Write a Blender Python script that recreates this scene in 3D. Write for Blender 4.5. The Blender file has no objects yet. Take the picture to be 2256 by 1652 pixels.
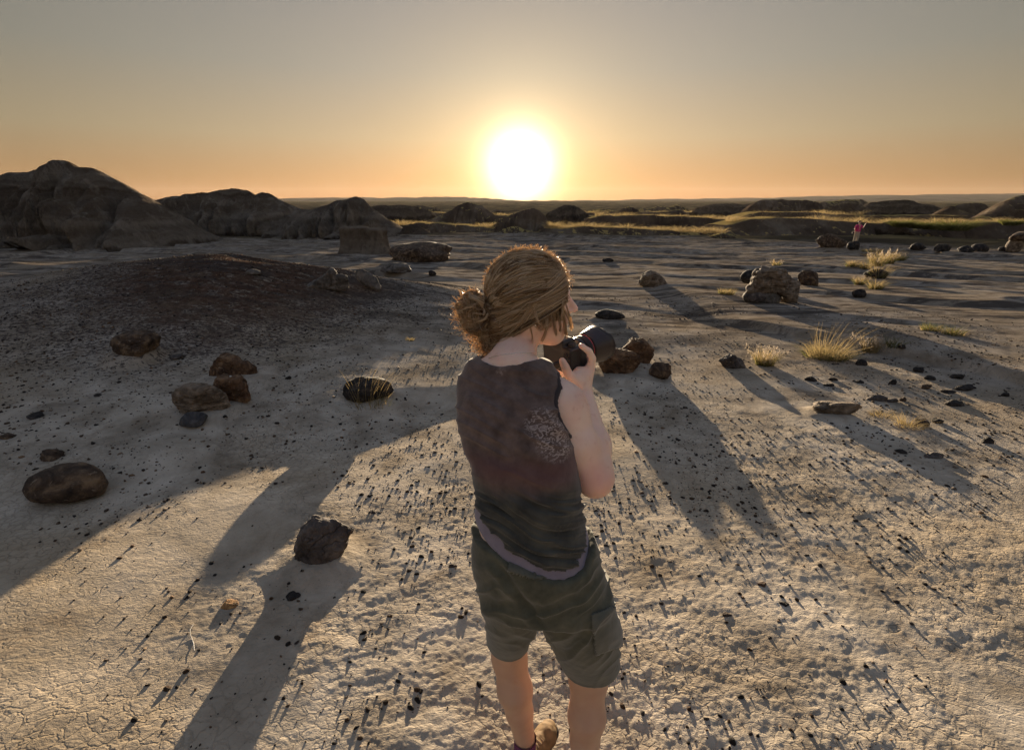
import bpy, math, random
import numpy as np
from mathutils import Vector, Matrix

R = math.radians
SC = bpy.context.scene
COL = SC.collection
rng = np.random.default_rng(7)
random.seed(7)

# ------------------------------------------------------------------ camera, sky, sun, exposure
CAMH = 1.80
PITCH = 19.87
FPX, CX, CY = 1065.0, 1128.0, 826.0          # focal length and centre of the photograph at 2256 px wide
cam_data = bpy.data.cameras.new('view_camera')
cam_data.sensor_width = 36.0
cam_data.lens = FPX / 2256.0 * 36.0
cam_data.clip_start = 0.05
cam_data.clip_end = 9000.0
view_cam = bpy.data.objects.new('view_camera', cam_data)
COL.objects.link(view_cam)
view_cam.location = (0, 0, CAMH)
view_cam.rotation_euler = (R(90 - PITCH), 0, 0)
SC.camera = view_cam

SUN_EL, SUN_AZ = 3.5, 0.9                    # degrees; azimuth to the right of +Y
world = bpy.data.worlds.new('World')
SC.world = world
world.use_nodes = True
wn, wl = world.node_tree.nodes, world.node_tree.links
wn.clear()
w_out = wn.new('ShaderNodeOutputWorld')
w_bg = wn.new('ShaderNodeBackground')
sky = wn.new('ShaderNodeTexSky')
sky.sky_type = 'NISHITA'
sky.sun_disc = False
sky.sun_elevation = R(SUN_EL)
sky.sun_rotation = R(SUN_AZ)
sky.air_density = 1.0
sky.dust_density = 2.2
sky.ozone_density = 1.2
SKY_STRENGTH = 0.06
def wmath(op, a, b=None, c=None, clamp=False):
    n = wn.new('ShaderNodeMath'); n.operation = op; n.use_clamp = clamp
    for i, v in enumerate((a, b, c)):
        if v is None: continue
        if isinstance(v, (int, float)): n.inputs[i].default_value = v
        else: wl.new(v, n.inputs[i])
    return n.outputs[0]
def wmix(f, a, b, blend='MIX'):
    n = wn.new('ShaderNodeMix'); n.data_type = 'RGBA'; n.blend_type = blend
    n.clamp_factor = False
    for s, v in ((n.inputs[0], f), (n.inputs[6], a), (n.inputs[7], b)):
        if isinstance(v, (int, float)): s.default_value = v
        elif isinstance(v, tuple): s.default_value = (*v, 1)
        else: wl.new(v, s)
    return n.outputs[2]
def wramp(fac, stops):
    n = wn.new('ShaderNodeValToRGB'); e = n.color_ramp.elements
    while len(e) > 1: e.remove(e[-1])
    e[0].position, e[0].color = stops[0][0], (*stops[0][1], 1)
    for p, c in stops[1:]:
        k = e.new(p); k.color = (*c, 1)
    wl.new(fac, n.inputs[0])
    return n.outputs[0]
w_tc = wn.new('ShaderNodeTexCoord')
w_sep = wn.new('ShaderNodeSeparateXYZ'); wl.new(w_tc.outputs['Generated'], w_sep.inputs[0])
w_dot = wn.new('ShaderNodeVectorMath'); w_dot.operation = 'DOT_PRODUCT'
wl.new(w_tc.outputs['Generated'], w_dot.inputs[0])
sv = (math.sin(R(SUN_AZ)) * math.cos(R(SUN_EL)), math.cos(R(SUN_AZ)) * math.cos(R(SUN_EL)), math.sin(R(SUN_EL)))
w_dot.inputs[1].default_value = sv
w_ang = wmath('MULTIPLY', wmath('ARCCOSINE', wmath('MINIMUM', w_dot.outputs['Value'], 0.99999)), 57.29578)   # degrees from the sun
w_el = wmath('MULTIPLY', wmath('ARCSINE', w_sep.outputs['Z']), 57.29578)
# dusty evening air: colour by height above the horizon (display radiance, scaled back by the exposure)
EXPO = 3.0
def lin(r, g, b):
    return tuple(((c / 255 + 0.055) / 1.055) ** 2.4 if c > 10 else c / 255 / 12.92 for c in (r, g, b))
w_elf = wmath('DIVIDE', w_el, 60.0, clamp=True)
w_dust = wramp(w_elf, [(0.0, lin(206, 142, 86)), (0.03, lin(202, 154, 104)), (0.10, lin(192, 171, 138)), (0.2, lin(166, 160, 147)),
                       (0.3, lin(152, 149, 144)), (0.45, lin(143, 147, 152)), (0.7, lin(138, 148, 166)), (1.0, lin(136, 150, 174))])
# sky warmest towards the sun, dimmed to the sides, raised behind the viewer as added fill
w_side = wramp(wmath('DIVIDE', w_ang, 180.0, clamp=True), [(0.0, (1.2, 1.15, 1.05)), (0.10, (1.0, 0.98, 0.96)), (0.24, (0.64, 0.65, 0.64)),
                                               (0.45, (0.74, 0.77, 0.82)), (1.0, (1.00, 1.02, 1.08))])
w_grad = wmix(1.0, w_dust, w_side, 'MULTIPLY')
w_grad = wmix(1.0, w_grad, (2.0 ** -EXPO,) * 3, 'MULTIPLY')
w_nis = wmix(1.0, sky.outputs[0], (SKY_STRENGTH,) * 3, 'MULTIPLY')
w_mixed = wmix(0.985, w_nis, w_grad)
# the sun's disc and its aureole in the dusty air
def gaus(width, power=2.0):
    return wmath('POWER', 2.71828, wmath('MULTIPLY', wmath('POWER', wmath('DIVIDE', w_ang, width), power), -1.0))
k = 2.0 ** -EXPO
def addc(base, fac, col):
    return wmix(1.0, base, wmix(fac, (0, 0, 0), col), 'ADD')
w_sum = addc(w_mixed, gaus(2.35, 1.6), (7.0 * k, 5.4 * k, 3.2 * k))
w_sum = addc(w_sum, gaus(6.0, 1.3), (0.62 * k, 0.50 * k, 0.28 * k))
w_sum = addc(w_sum, gaus(20.0, 1.5), (0.07 * k, 0.05 * k, 0.04 * k))
wl.new(w_sum, w_bg.inputs[0])
w_bg.inputs[1].default_value = 1.0
wl.new(w_bg.outputs[0], w_out.inputs[0])

sun_data = bpy.data.lights.new('sun', 'SUN')
sun_data.energy = 2.05
sun_data.angle = R(0.55)
sun_data.color = (1.0, 0.80, 0.55)
sun = bpy.data.objects.new('sun', sun_data)
COL.objects.link(sun)
sun.rotation_euler = Vector(sv).to_track_quat('Z', 'Y').to_euler()

SC.view_settings.view_transform = 'Standard'
SC.view_settings.look = 'None'
SC.view_settings.exposure = EXPO
SC.view_settings.gamma = 1.0
SC.view_settings.use_curve_mapping = False
SC.render.engine = 'CYCLES'
SC.cycles.use_denoising = True
SC.cycles.max_bounces = 6
SC.cycles.diffuse_bounces = 3
SC.cycles.transparent_max_bounces = 8
SC.cycles.sample_clamp_indirect = 6.0
SC.cycles.caustics_reflective = False
SC.cycles.caustics_refractive = False

# ------------------------------------------------------------------ helpers
CP, SP = math.cos(R(PITCH)), math.sin(R(PITCH))
def ray(px, py):
    """direction (with world y = 1) seen at a pixel of the 2256 px wide photograph"""
    a, b = (px - CX) / FPX, (CY - py) / FPX
    d = np.array([a, CP + b * SP, -SP + b * CP], float)
    return d / d[1]
def at(px, py, Y):
    d = ray(px, py)
    return Vector((d[0] * Y, Y, CAMH + d[2] * Y))

def link(o, parent=None):
    COL.objects.link(o)
    if parent is not None: o.parent = parent
    return o
def tag(o, label=None, cat=None, group=None, kind=None):
    if label: o['label'] = label
    if cat: o['category'] = cat
    if group: o['group'] = group
    if kind: o['kind'] = kind
    return o
def empty(name, loc=(0, 0, 0), rz=0.0):
    o = bpy.data.objects.new(name, None)
    o.location = loc; o.rotation_euler = (0, 0, rz)
    o.empty_display_size = 0.1
    return link(o)
def mesh_np(name, V, F, mats=(), smooth=True, parent=None, mat_idx=None):
    """fast mesh from numpy arrays; F is (n,3) or (n,4) or a list of such arrays"""
    Fs = F if isinstance(F, list) else [F]
    Fs = [np.asarray(f, np.int32) for f in Fs if len(f)]
    V = np.asarray(V, np.float32)
    me = bpy.data.meshes.new(name)
    me.vertices.add(len(V)); me.vertices.foreach_set('co', V.ravel())
    loops = np.concatenate([f.ravel() for f in Fs])
    sizes = np.concatenate([np.full(len(f), f.shape[1], np.int32) for f in Fs])
    starts = np.concatenate([[0], np.cumsum(sizes)[:-1]]).astype(np.int32)
    me.loops.add(len(loops)); me.loops.foreach_set('vertex_index', loops)
    me.polygons.add(len(sizes)); me.polygons.foreach_set('loop_start', starts)
    me.polygons.foreach_set('loop_total', sizes)
    if smooth: me.polygons.foreach_set('use_smooth', np.ones(len(sizes), bool))
    for m in mats: me.materials.append(m)
    if mat_idx is not None: me.polygons.foreach_set('material_index', np.asarray(mat_idx, np.int32))
    me.update(calc_edges=True)
    o = bpy.data.objects.new(name, me)
    return link(o, parent)

# noise in numpy
def _hash(ix, iy, iz, s):
    h = (ix.astype(np.int64) * 374761393 + iy.astype(np.int64) * 668265263 + iz.astype(np.int64) * 1274126177 + s * 974711) & 0xffffffff
    h = ((h ^ (h >> 13)) * 1103515245) & 0xffffffff
    h = ((h ^ (h >> 16)) * 2246822519) & 0xffffffff
    return (((h ^ (h >> 15)) & 0xffffff) / float(0xffffff)).astype(np.float32) * 2 - 1
def vnoise(x, y, z=None, s=0):
    x = np.asarray(x, np.float64); y = np.asarray(y, np.float64)
    ix, iy = np.floor(x), np.floor(y)
    fx, fy = x - ix, y - iy
    ux, uy = fx * fx * fx * (fx * (fx * 6 - 15) + 10), fy * fy * fy * (fy * (fy * 6 - 15) + 10)
    ix, iy = ix.astype(np.int64), iy.astype(np.int64)
    def plane(iz):
        a = _hash(ix, iy, iz, s); b = _hash(ix + 1, iy, iz, s); c = _hash(ix, iy + 1, iz, s); d = _hash(ix + 1, iy + 1, iz, s)
        return (a + (b - a) * ux) * (1 - uy) + (c + (d - c) * ux) * uy
    if z is None: return plane(np.zeros_like(ix))
    z = np.asarray(z, np.float64); iz = np.floor(z); fz = z - iz
    uz = fz * fz * fz * (fz * (fz * 6 - 15) + 10); iz = iz.astype(np.int64)
    return plane(iz) * (1 - uz) + plane(iz + 1) * uz
def fbm(x, y, z=None, o=4, s=0, lac=2.03, gain=0.5):
    t, a, f = 0.0, 1.0, 1.0
    for i in range(o):
        t = t + a * vnoise(x * f + 13.7 * i, y * f - 7.3 * i, None if z is None else z * f + 3.1 * i, s + i * 17)
        a *= gain; f *= lac
    return t
def sstep(a, b, x):
    t = np.clip((x - a) / (b - a), 0, 1)
    return t * t * (3 - 2 * t)
def grid_faces(n, m, wrap=False):
    i = np.arange(n - 1)[:, None]; j = np.arange(m if wrap else m - 1)[None, :]
    j2 = (j + 1) % m
    return np.stack([i * m + j, i * m + j2, (i + 1) * m + j2, (i + 1) * m + j], -1).reshape(-1, 4)

# material building
class Mat:
    def __init__(s, name, rough=0.9, spec=0.2):
        s.m = bpy.data.materials.new(name); s.m.use_nodes = True
        s.n, s.l = s.m.node_tree.nodes, s.m.node_tree.links
        s.bsdf = s.n['Principled BSDF']
        s.bsdf.inputs['Roughness'].default_value = rough
        s.bsdf.inputs['Specular IOR Level'].default_value = spec
        s.tc = s.n.new('ShaderNodeTexCoord')
    def put(s, sock, v):
        if isinstance(v, (int, float)): sock.default_value = v
        elif isinstance(v, tuple): sock.default_value = (*v, 1) if len(v) == 3 and sock.type == 'RGBA' else v
        else: s.l.new(v, sock)
    def coord(s, kind='Object', scale=(1, 1, 1), rot=(0, 0, 0)):
        mp = s.n.new('ShaderNodeMapping'); mp.inputs['Scale'].default_value = scale; mp.inputs['Rotation'].default_value = rot
        s.l.new(s.tc.outputs[kind], mp.inputs[0]); return mp.outputs[0]
    def noise(s, vec, scale, detail=4, rough=0.55, dist=0.0, col=False):
        t = s.n.new('ShaderNodeTexNoise'); s.l.new(vec, t.inputs['Vector'])
        t.inputs['Scale'].default_value = scale; t.inputs['Detail'].default_value = detail
        t.inputs['Roughness'].default_value = rough; t.inputs['Distortion'].default_value = dist
        return t.outputs['Color' if col else 'Fac']
    def voro(s, vec, scale, feature='F1', out='Distance'):
        t = s.n.new('ShaderNodeTexVoronoi'); t.feature = feature; s.l.new(vec, t.inputs['Vector'])
        t.inputs['Scale'].default_value = scale; return t.outputs[out]
    def math(s, op, a, b=None, clamp=False):
        t = s.n.new('ShaderNodeMath'); t.operation = op; t.use_clamp = clamp
        s.put(t.inputs[0], a)
        if b is not None: s.put(t.inputs[1], b)
        return t.outputs[0]
    def rng(s, v, a, b, c=0.0, d=1.0, smooth=True):
        t = s.n.new('ShaderNodeMapRange'); t.interpolation_type = 'SMOOTHSTEP' if smooth else 'LINEAR'
        s.put(t.inputs[0], v)
        for i, q in enumerate((a, b, c, d)): t.inputs[1 + i].default_value = q
        return t.outputs[0]
    def mix(s, f, a, b, blend='MIX'):
        t = s.n.new('ShaderNodeMix'); t.data_type = 'RGBA'; t.blend_type = blend
        s.put(t.inputs[0], f); s.put(t.inputs[6], a); s.put(t.inputs[7], b)
        return t.outputs[2]
    def ramp(s, f, stops):
        t = s.n.new('ShaderNodeValToRGB'); e = t.color_ramp.elements
        while len(e) > 1: e.remove(e[-1])
        e[0].position, e[0].color = stops[0][0], (*stops[0][1], 1)
        for p, c in stops[1:]: e.new(p).color = (*c, 1)
        s.put(t.inputs[0], f); return t.outputs[0]
    def bump(s, h, strength=0.5, dist=0.01, nrm=None):
        t = s.n.new('ShaderNodeBump'); t.inputs['Strength'].default_value = strength; t.inputs['Distance'].default_value = dist
        s.put(t.inputs['Height'], h)
        if nrm is not None: s.l.new(nrm, t.inputs['Normal'])
        return t.outputs[0]
    def done(s, col=None, nrm=None, rough=None):
        if col is not None: s.put(s.bsdf.inputs['Base Color'], col)
        if nrm is not None: s.put(s.bsdf.inputs['Normal'], nrm)
        if rough is not None: s.put(s.bsdf.inputs['Roughness'], rough)
        return s.m
# ------------------------------------------------------------------ terrain
CONES = []      # (x, y, radius, height, flatness) clay pedestals and small mounds, filled in before the ground is meshed
def terrain(x, y, fine=True):
    x = np.asarray(x, float); y = np.asarray(y, float)
    r = np.hypot(x, y)
    z = np.zeros(np.broadcast(x, y).shape)
    # low clay bench on the left, beyond a shallow wash
    wline = (y - 3.55) - 0.72 * (x + 2.5) + 0.18 * vnoise(x * 1.3, y * 1.3, s=3) + 0.05 * vnoise(x * 5, y * 5, s=4)
    left = sstep(1.2, -0.9, x)
    z += 0.06 * sstep(-0.1, 0.6, wline) * left * sstep(16, 10, y)
    z += -0.035 * np.exp(-((wline + 0.35) / 0.5) ** 2) * left
    # broad crest about ten metres away on the left
    yc = 9.4 + 0.12 * (x + 5) + 0.5 * vnoise(x * 0.35, y * 0.1, s=5)
    cr = np.where(y < yc, np.clip(1 - (yc - y) / 5.8, 0, 1) ** 1.25, np.clip(1 - (y - yc) / 4.5, 0, 1))
    z += 0.54 * cr * sstep(0.6, -2.4, x)
    # red-brown gravel mound
    rm = np.hypot((x + 6.0) * np.where(x < -6.0, 0.8, 0.95), (y - 9.9) * np.where(y < 9.9, 0.9, 1.4)) + 0.25 * vnoise(x * 0.8, y * 0.8, s=8)
    z += 0.72 * np.clip(1 - rm / 3.9, 0, 1) ** 1.05
    # general fall of the flat away from the viewer, then into the valley
    z += -0.052 * 14 * (1 - np.exp(-np.maximum(y, -4) / 14.0)) / 0.8 - 0.12 * sstep(12, 36, y) - 0.10 * sstep(3, 10, x) * sstep(4, 14, y)
    far = sstep(41, 60, y * 0.85 + r * 0.15 + 5 * vnoise(x * 0.06, y * 0.06, s=9))
    z += -3.2 * far + far * 1.1 * fbm(x * 0.022, y * 0.022, o=3, s=21) + far * 2.4 * sstep(200, 900, r)
    # low outward-facing terraces of the eroded flat
    ter = sstep(5.5, 11, y) * (1 - far)
    q = y * 0.27 + 0.09 * x + 0.55 * fbm(x * 0.11, y * 0.2, o=3, s=31)
    fr = q - np.floor(q)
    saw = np.where(fr < 0.10, sstep(0, 0.10, fr), 1 - (fr - 0.10) / 0.90)
    z += ter * 0.19 * saw * (0.45 + 0.55 * vnoise(x * 0.23, y * 0.3, s=33))
    # a small dark bank on the right
    bl = (y - 7.4) + 1.75 * (x - 5.2) + 0.35 * vnoise(x * 1.1, y * 1.1, s=41)
    z += 0.14 * sstep(-0.12, 0.12, bl) * sstep(16, 6, np.hypot(x - 5.5, y - 7)) * sstep(3.6, 4.6, x)
    # undulations
    z += 0.020 * fbm(x * 0.55, y * 0.75, o=2, s=51) * sstep(1.0, 4, r) * (1 - far)
    z += 0.0045 * fbm(x * 2.1, y * 2.6, o=2, s=55) * (1 - far)
    for (cx, cy, cr_, ch, fl) in CONES:
        d = np.hypot(x - cx, y - cy) / cr_
        d = d + 0.06 * vnoise(x * 3 / cr_ + cx, y * 3 / cr_, s=61)
        z += ch * sstep(1.0, fl, d)
    if fine:
        near = sstep(30, 8, r)
        ang = 0.35
        u = x * math.cos(ang) + y * math.sin(ang); v = -x * math.sin(ang) + y * math.cos(ang)
        msk = 0.35 + 0.65 * sstep(-0.3, 0.5, fbm(x * 0.9, y * 0.9, o=2, s=71))
        z += near * msk * 0.0030 * fbm(u * 9, v * 13, o=3, s=73)
        z += sstep(9, 3, r) * msk * 0.0016 * fbm(u * 42, v * 60, o=2, s=77)
        z += sstep(6, 30, y) * (1 - far) * 0.022 * fbm(x * 1.2, y * 3.0, o=3, s=79)
    return z
def ground_at(px, py, dz=0.0):
    """the point of the ground seen at a pixel"""
    d = ray(px, py)
    Y = np.concatenate([np.linspace(0.6, 12, 1200), np.linspace(12.02, 60, 1400)])
    P = np.stack([d[0] * Y, Y, CAMH + d[2] * Y], 1)
    h = terrain(P[:, 0], P[:, 1], fine=False) + dz
    k = np.argmax(P[:, 2] <= h)
    if P[k, 2] > h[k]: k = len(Y) - 1
    return Vector((P[k, 0], P[k, 1], h[k]))
def px_size(p):
    """photograph pixels per metre at a point"""
    return FPX / (p[1] * CP + (CAMH - p[2]) * SP)
# ground mesh: rings about the camera's foot point, finest where the view falls
def clay_material():
    m = Mat('pale_clay', 1.0, 0.0)
    o = m.coord()
    big = m.noise(o, 0.35, 3, 0.6)
    mid = m.noise(o, 2.3, 5, 0.62, 0.4)
    col = m.ramp(mid, [(0.30, (0.22, 0.18, 0.135)), (0.5, (0.385, 0.33, 0.262)), (0.70, (0.53, 0.46, 0.375))])
    tan = m.rng(big, 0.42, 0.62)
    col = m.mix(m.math('MULTIPLY', tan, 0.5), col, (0.40, 0.31, 0.205))
    # dark debris washed out of the mounds: speckle density grows in patches
    geo = m.n.new('ShaderNodeNewGeometry')
    sep = m.n.new('ShaderNodeSeparateXYZ'); m.l.new(geo.outputs['Position'], sep.inputs[0])
    dist = m.n.new('ShaderNodeVectorMath'); dist.operation = 'DISTANCE'
    m.l.new(geo.outputs['Position'], dist.inputs[0]); dist.inputs[1].default_value = (-5.0, 8.7, 0.3)
    st0 = m.coord(scale=(0.8, 1.5, 1.0))
    wob = m.math('MULTIPLY', m.noise(o, 0.9, 5, 0.65), 2.6)
    dd = m.math('ADD', dist.outputs['Value'], wob)
    core = m.math('MULTIPLY', m.rng(dd, 2.4, 4.3, 1.0, 0.0), m.rng(m.noise(st0, 5.0, 6, 0.7), 0.36, 0.50))
    halo = m.rng(dd, 3.2, 7.2, 1.0, 0.0)
    st = m.coord(scale=(1.0, 1.6, 1.0))
    speck = m.noise(st, 16.0, 5, 0.68, 0.6)
    lo = m.math('SUBTRACT', 0.72, m.math('MULTIPLY', halo, 0.27))
    spk = m.math('MULTIPLY', m.math('SUBTRACT', speck, lo), 16.0, clamp=True)
    col = m.mix(m.math('MULTIPLY', spk, 0.88), col, (0.075, 0.06, 0.055))
    red = m.ramp(m.noise(o, 9.0, 5, 0.7), [(0.3, (0.045, 0.030, 0.023)), (0.55, (0.125, 0.072, 0.047)), (0.75, (0.27, 0.20, 0.155))])
    col = m.mix(core, col, red)
    # scattered darker streaks of gravel on the far flat
    stf = m.coord(scale=(0.35, 1.5, 1.0), rot=(0, 0, 0.12))
    sk = m.rng(m.noise(stf, 1.4, 7, 0.75, 0.5), 0.485, 0.575)
    farm = m.rng(sep.outputs['Y'], 5.0, 10.0)
    col = m.mix(m.math('MULTIPLY', m.math('MULTIPLY', sk, farm), 0.82), col, (0.075, 0.062, 0.055))
    # brown iron-stained patches near the viewer
    br = m.rng(m.noise(o, 1.9, 6, 0.75, 0.3), 0.54, 0.70)
    col = m.mix(m.math('MULTIPLY', br, 0.55), col, (0.20, 0.145, 0.095))
    # clay greyed and darkened with distance: dimmer outer light put into the colour
    r3 = m.n.new('ShaderNodeVectorMath'); r3.operation = 'LENGTH'; m.l.new(geo.outputs['Position'], r3.inputs[0])
    gm = m.rng(m.math('ADD', r3.outputs['Value'], m.math('MULTIPLY', m.noise(o, 0.5, 4), 3.0)), 4.5, 13.0, 0.0, 0.72)
    col = m.mix(gm, col, m.mix(1.0, col, (0.50, 0.50, 0.53), 'MULTIPLY'))
    # beyond the flat: dry grass and brown clay
    r2 = m.n.new('ShaderNodeVectorMath'); r2.operation = 'LENGTH'; m.l.new(geo.outputs['Position'], r2.inputs[0])
    farv = m.rng(m.math('ADD', r2.outputs['Value'], m.math('MULTIPLY', m.noise(o, 0.12, 3), 14.0)), 46.0, 54.0)
    gr = m.ramp(m.noise(o, 0.10, 6, 0.65), [(0.35, (0.04, 0.032, 0.024)), (0.5, (0.085, 0.065, 0.038)), (0.68, (0.18, 0.135, 0.06))])
    col = m.mix(farv, col, gr)
    # wrinkled, cracked crust
    a = m.noise(m.coord(scale=(1.0, 1.7, 1.0), rot=(0, 0, 0.3)), 26.0, 6, 0.62, 0.8)
    b = m.noise(o, 120.0, 4, 0.6)
    cn = m.noise(m.coord(scale=(1.0, 1.25, 1.0)), 4.2, 3, 0.5, 1.6)
    crk = m.rng(m.math('ABSOLUTE', m.math('SUBTRACT', cn, 0.5)), 0.0, 0.012)
    cmask = m.rng(m.noise(o, 0.9, 3), 0.5, 0.62)
    crk = m.math('MULTIPLY', m.math('SUBTRACT', crk, 1.0), cmask)
    n1 = m.bump(a, 0.75, 0.011)
    n2 = m.bump(b, 0.7, 0.0030, n1)
    wv = m.n.new('ShaderNodeVectorMath'); wv.operation = 'ADD'
    sc_ = m.n.new('ShaderNodeVectorMath'); sc_.operation = 'SCALE'; m.l.new(m.noise(o, 14.0, 3, 0.6, 0, True), sc_.inputs[0]); sc_.inputs[3].default_value = 0.07
    m.l.new(o, wv.inputs[0]); m.l.new(sc_.outputs[0], wv.inputs[1])
    pl = m.rng(m.voro(wv.outputs[0], 17.0, 'DISTANCE_TO_EDGE'), 0.0, 0.10)
    plm = m.rng(m.noise(o, 0.7, 4, 0.6), 0.42, 0.58)
    n2 = m.bump(m.math('MULTIPLY', pl, plm), 0.55, 0.007, n2)
    n3 = m.bump(crk, 0.7, 0.012, n2)
    col = m.mix(m.math('MULTIPLY', m.math('MULTIPLY', m.math('SUBTRACT', 1.0, pl), plm), 0.30), col, (0.12, 0.095, 0.07))
    gs = m.rng(m.noise(o, 75.0, 4, 0.75), 0.60, 0.68)
    col = m.mix(m.math('MULTIPLY', gs, 0.5), col, (0.07, 0.055, 0.045))
    col = m.mix(m.math('MULTIPLY', m.math('MULTIPLY', crk, -1.0), 0.35), col, (0.12, 0.10, 0.085))
    return m.done(col, n3)
MAT_CLAY = clay_material()

def build_ground():
    th_f = np.linspace(-R(54), R(54), 780)
    th_b = np.linspace(R(54), R(306), 90)[1:-1]
    th = np.concatenate([th_f, th_b])
    rr = np.concatenate([np.geomspace(0.25, 0.95, 14)[:-1], np.geomspace(0.95, 48, 800), np.geomspace(48.5, 600, 150), np.geomspace(620, 2900, 24)])
    TH, RR = np.meshgrid(th, rr)
    X, Y = RR * np.sin(TH), RR * np.cos(TH)
    Z = terrain(X, Y)
    V = np.stack([X, Y, Z], -1).reshape(-1, 3)
    F = grid_faces(len(rr), len(th), True)[:, ::-1]
    c = len(V)
    V = np.vstack([V, [[0, 0, float(terrain(0.0, 0.0))]]])
    m = len(th)
    cap = np.stack([np.full(m, c), (np.arange(m) + 1) % m, np.arange(m)], 1)
    o = mesh_np('ground', V, [F, cap[:, ::-1]], [MAT_CLAY])
    return tag(o, 'pale dry clay ground with dark gravel patches', kind='structure')

# ------------------------------------------------------------------ hills
def hill_material(name, dark, mid, light, band=1.0):
    m = Mat(name, 1.0, 0.0)
    geo = m.n.new('ShaderNodeNewGeometry')
    sep = m.n.new('ShaderNodeSeparateXYZ'); m.l.new(geo.outputs['Position'], sep.inputs[0])
    o = m.coord()
    zz = m.math('ADD', m.math('MULTIPLY', sep.outputs['Z'], band), m.math('MULTIPLY', m.noise(o, 0.35, 4, 0.6), 1.6))
    t = m.n.new('ShaderNodeTexNoise'); t.noise_dimensions = '1D'; m.l.new(zz, t.inputs['W'])
    t.inputs['Scale'].default_value = 1.15; t.inputs['Detail'].default_value = 3
    col = m.ramp(t.outputs['Fac'], [(0.30, dark), (0.55, mid), (0.78, light)])
    sp = m.rng(m.noise(o, 2.6, 6, 0.7), 0.45, 0.75)
    col = m.mix(m.math('MULTIPLY', sp, 0.5), col, dark)
    col = m.mix(m.math('MULTIPLY', m.rng(m.noise(m.coord(scale=(1, 1, 0.6)), 0.8, 6, 0.7), 0.50, 0.66), 0.6), col, light)
    n1 = m.bump(m.noise(o, 2.2, 8, 0.75), 1.0, 0.9)
    n1 = m.bump(m.noise(m.coord(scale=(1, 1, 0.22)), 1.6, 6, 0.6), 1.0, 0.9, n1)
    return m.done(col, n1)
MAT_HILL = hill_material('banded_clay', (0.10, 0.075, 0.056), (0.22, 0.18, 0.14), (0.38, 0.33, 0.27))
MAT_HILL2 = hill_material('dark_banded_clay', (0.05, 0.04, 0.032), (0.11, 0.085, 0.065), (0.20, 0.16, 0.125), 0.8)
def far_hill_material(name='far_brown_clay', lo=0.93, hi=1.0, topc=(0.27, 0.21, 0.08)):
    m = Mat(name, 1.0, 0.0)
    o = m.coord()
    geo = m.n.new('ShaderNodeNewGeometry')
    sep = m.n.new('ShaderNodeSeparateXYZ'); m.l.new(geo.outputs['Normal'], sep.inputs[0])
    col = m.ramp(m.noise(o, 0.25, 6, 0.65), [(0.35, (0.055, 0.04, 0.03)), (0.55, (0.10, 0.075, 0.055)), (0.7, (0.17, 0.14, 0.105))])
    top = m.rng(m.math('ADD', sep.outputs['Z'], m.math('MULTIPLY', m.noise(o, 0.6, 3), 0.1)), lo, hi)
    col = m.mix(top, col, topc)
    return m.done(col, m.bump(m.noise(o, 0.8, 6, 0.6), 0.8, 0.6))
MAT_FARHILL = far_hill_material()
MAT_TERR = far_hill_material('grassy_terrace_earth', 0.945, 0.992, (0.32, 0.235, 0.09))

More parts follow.
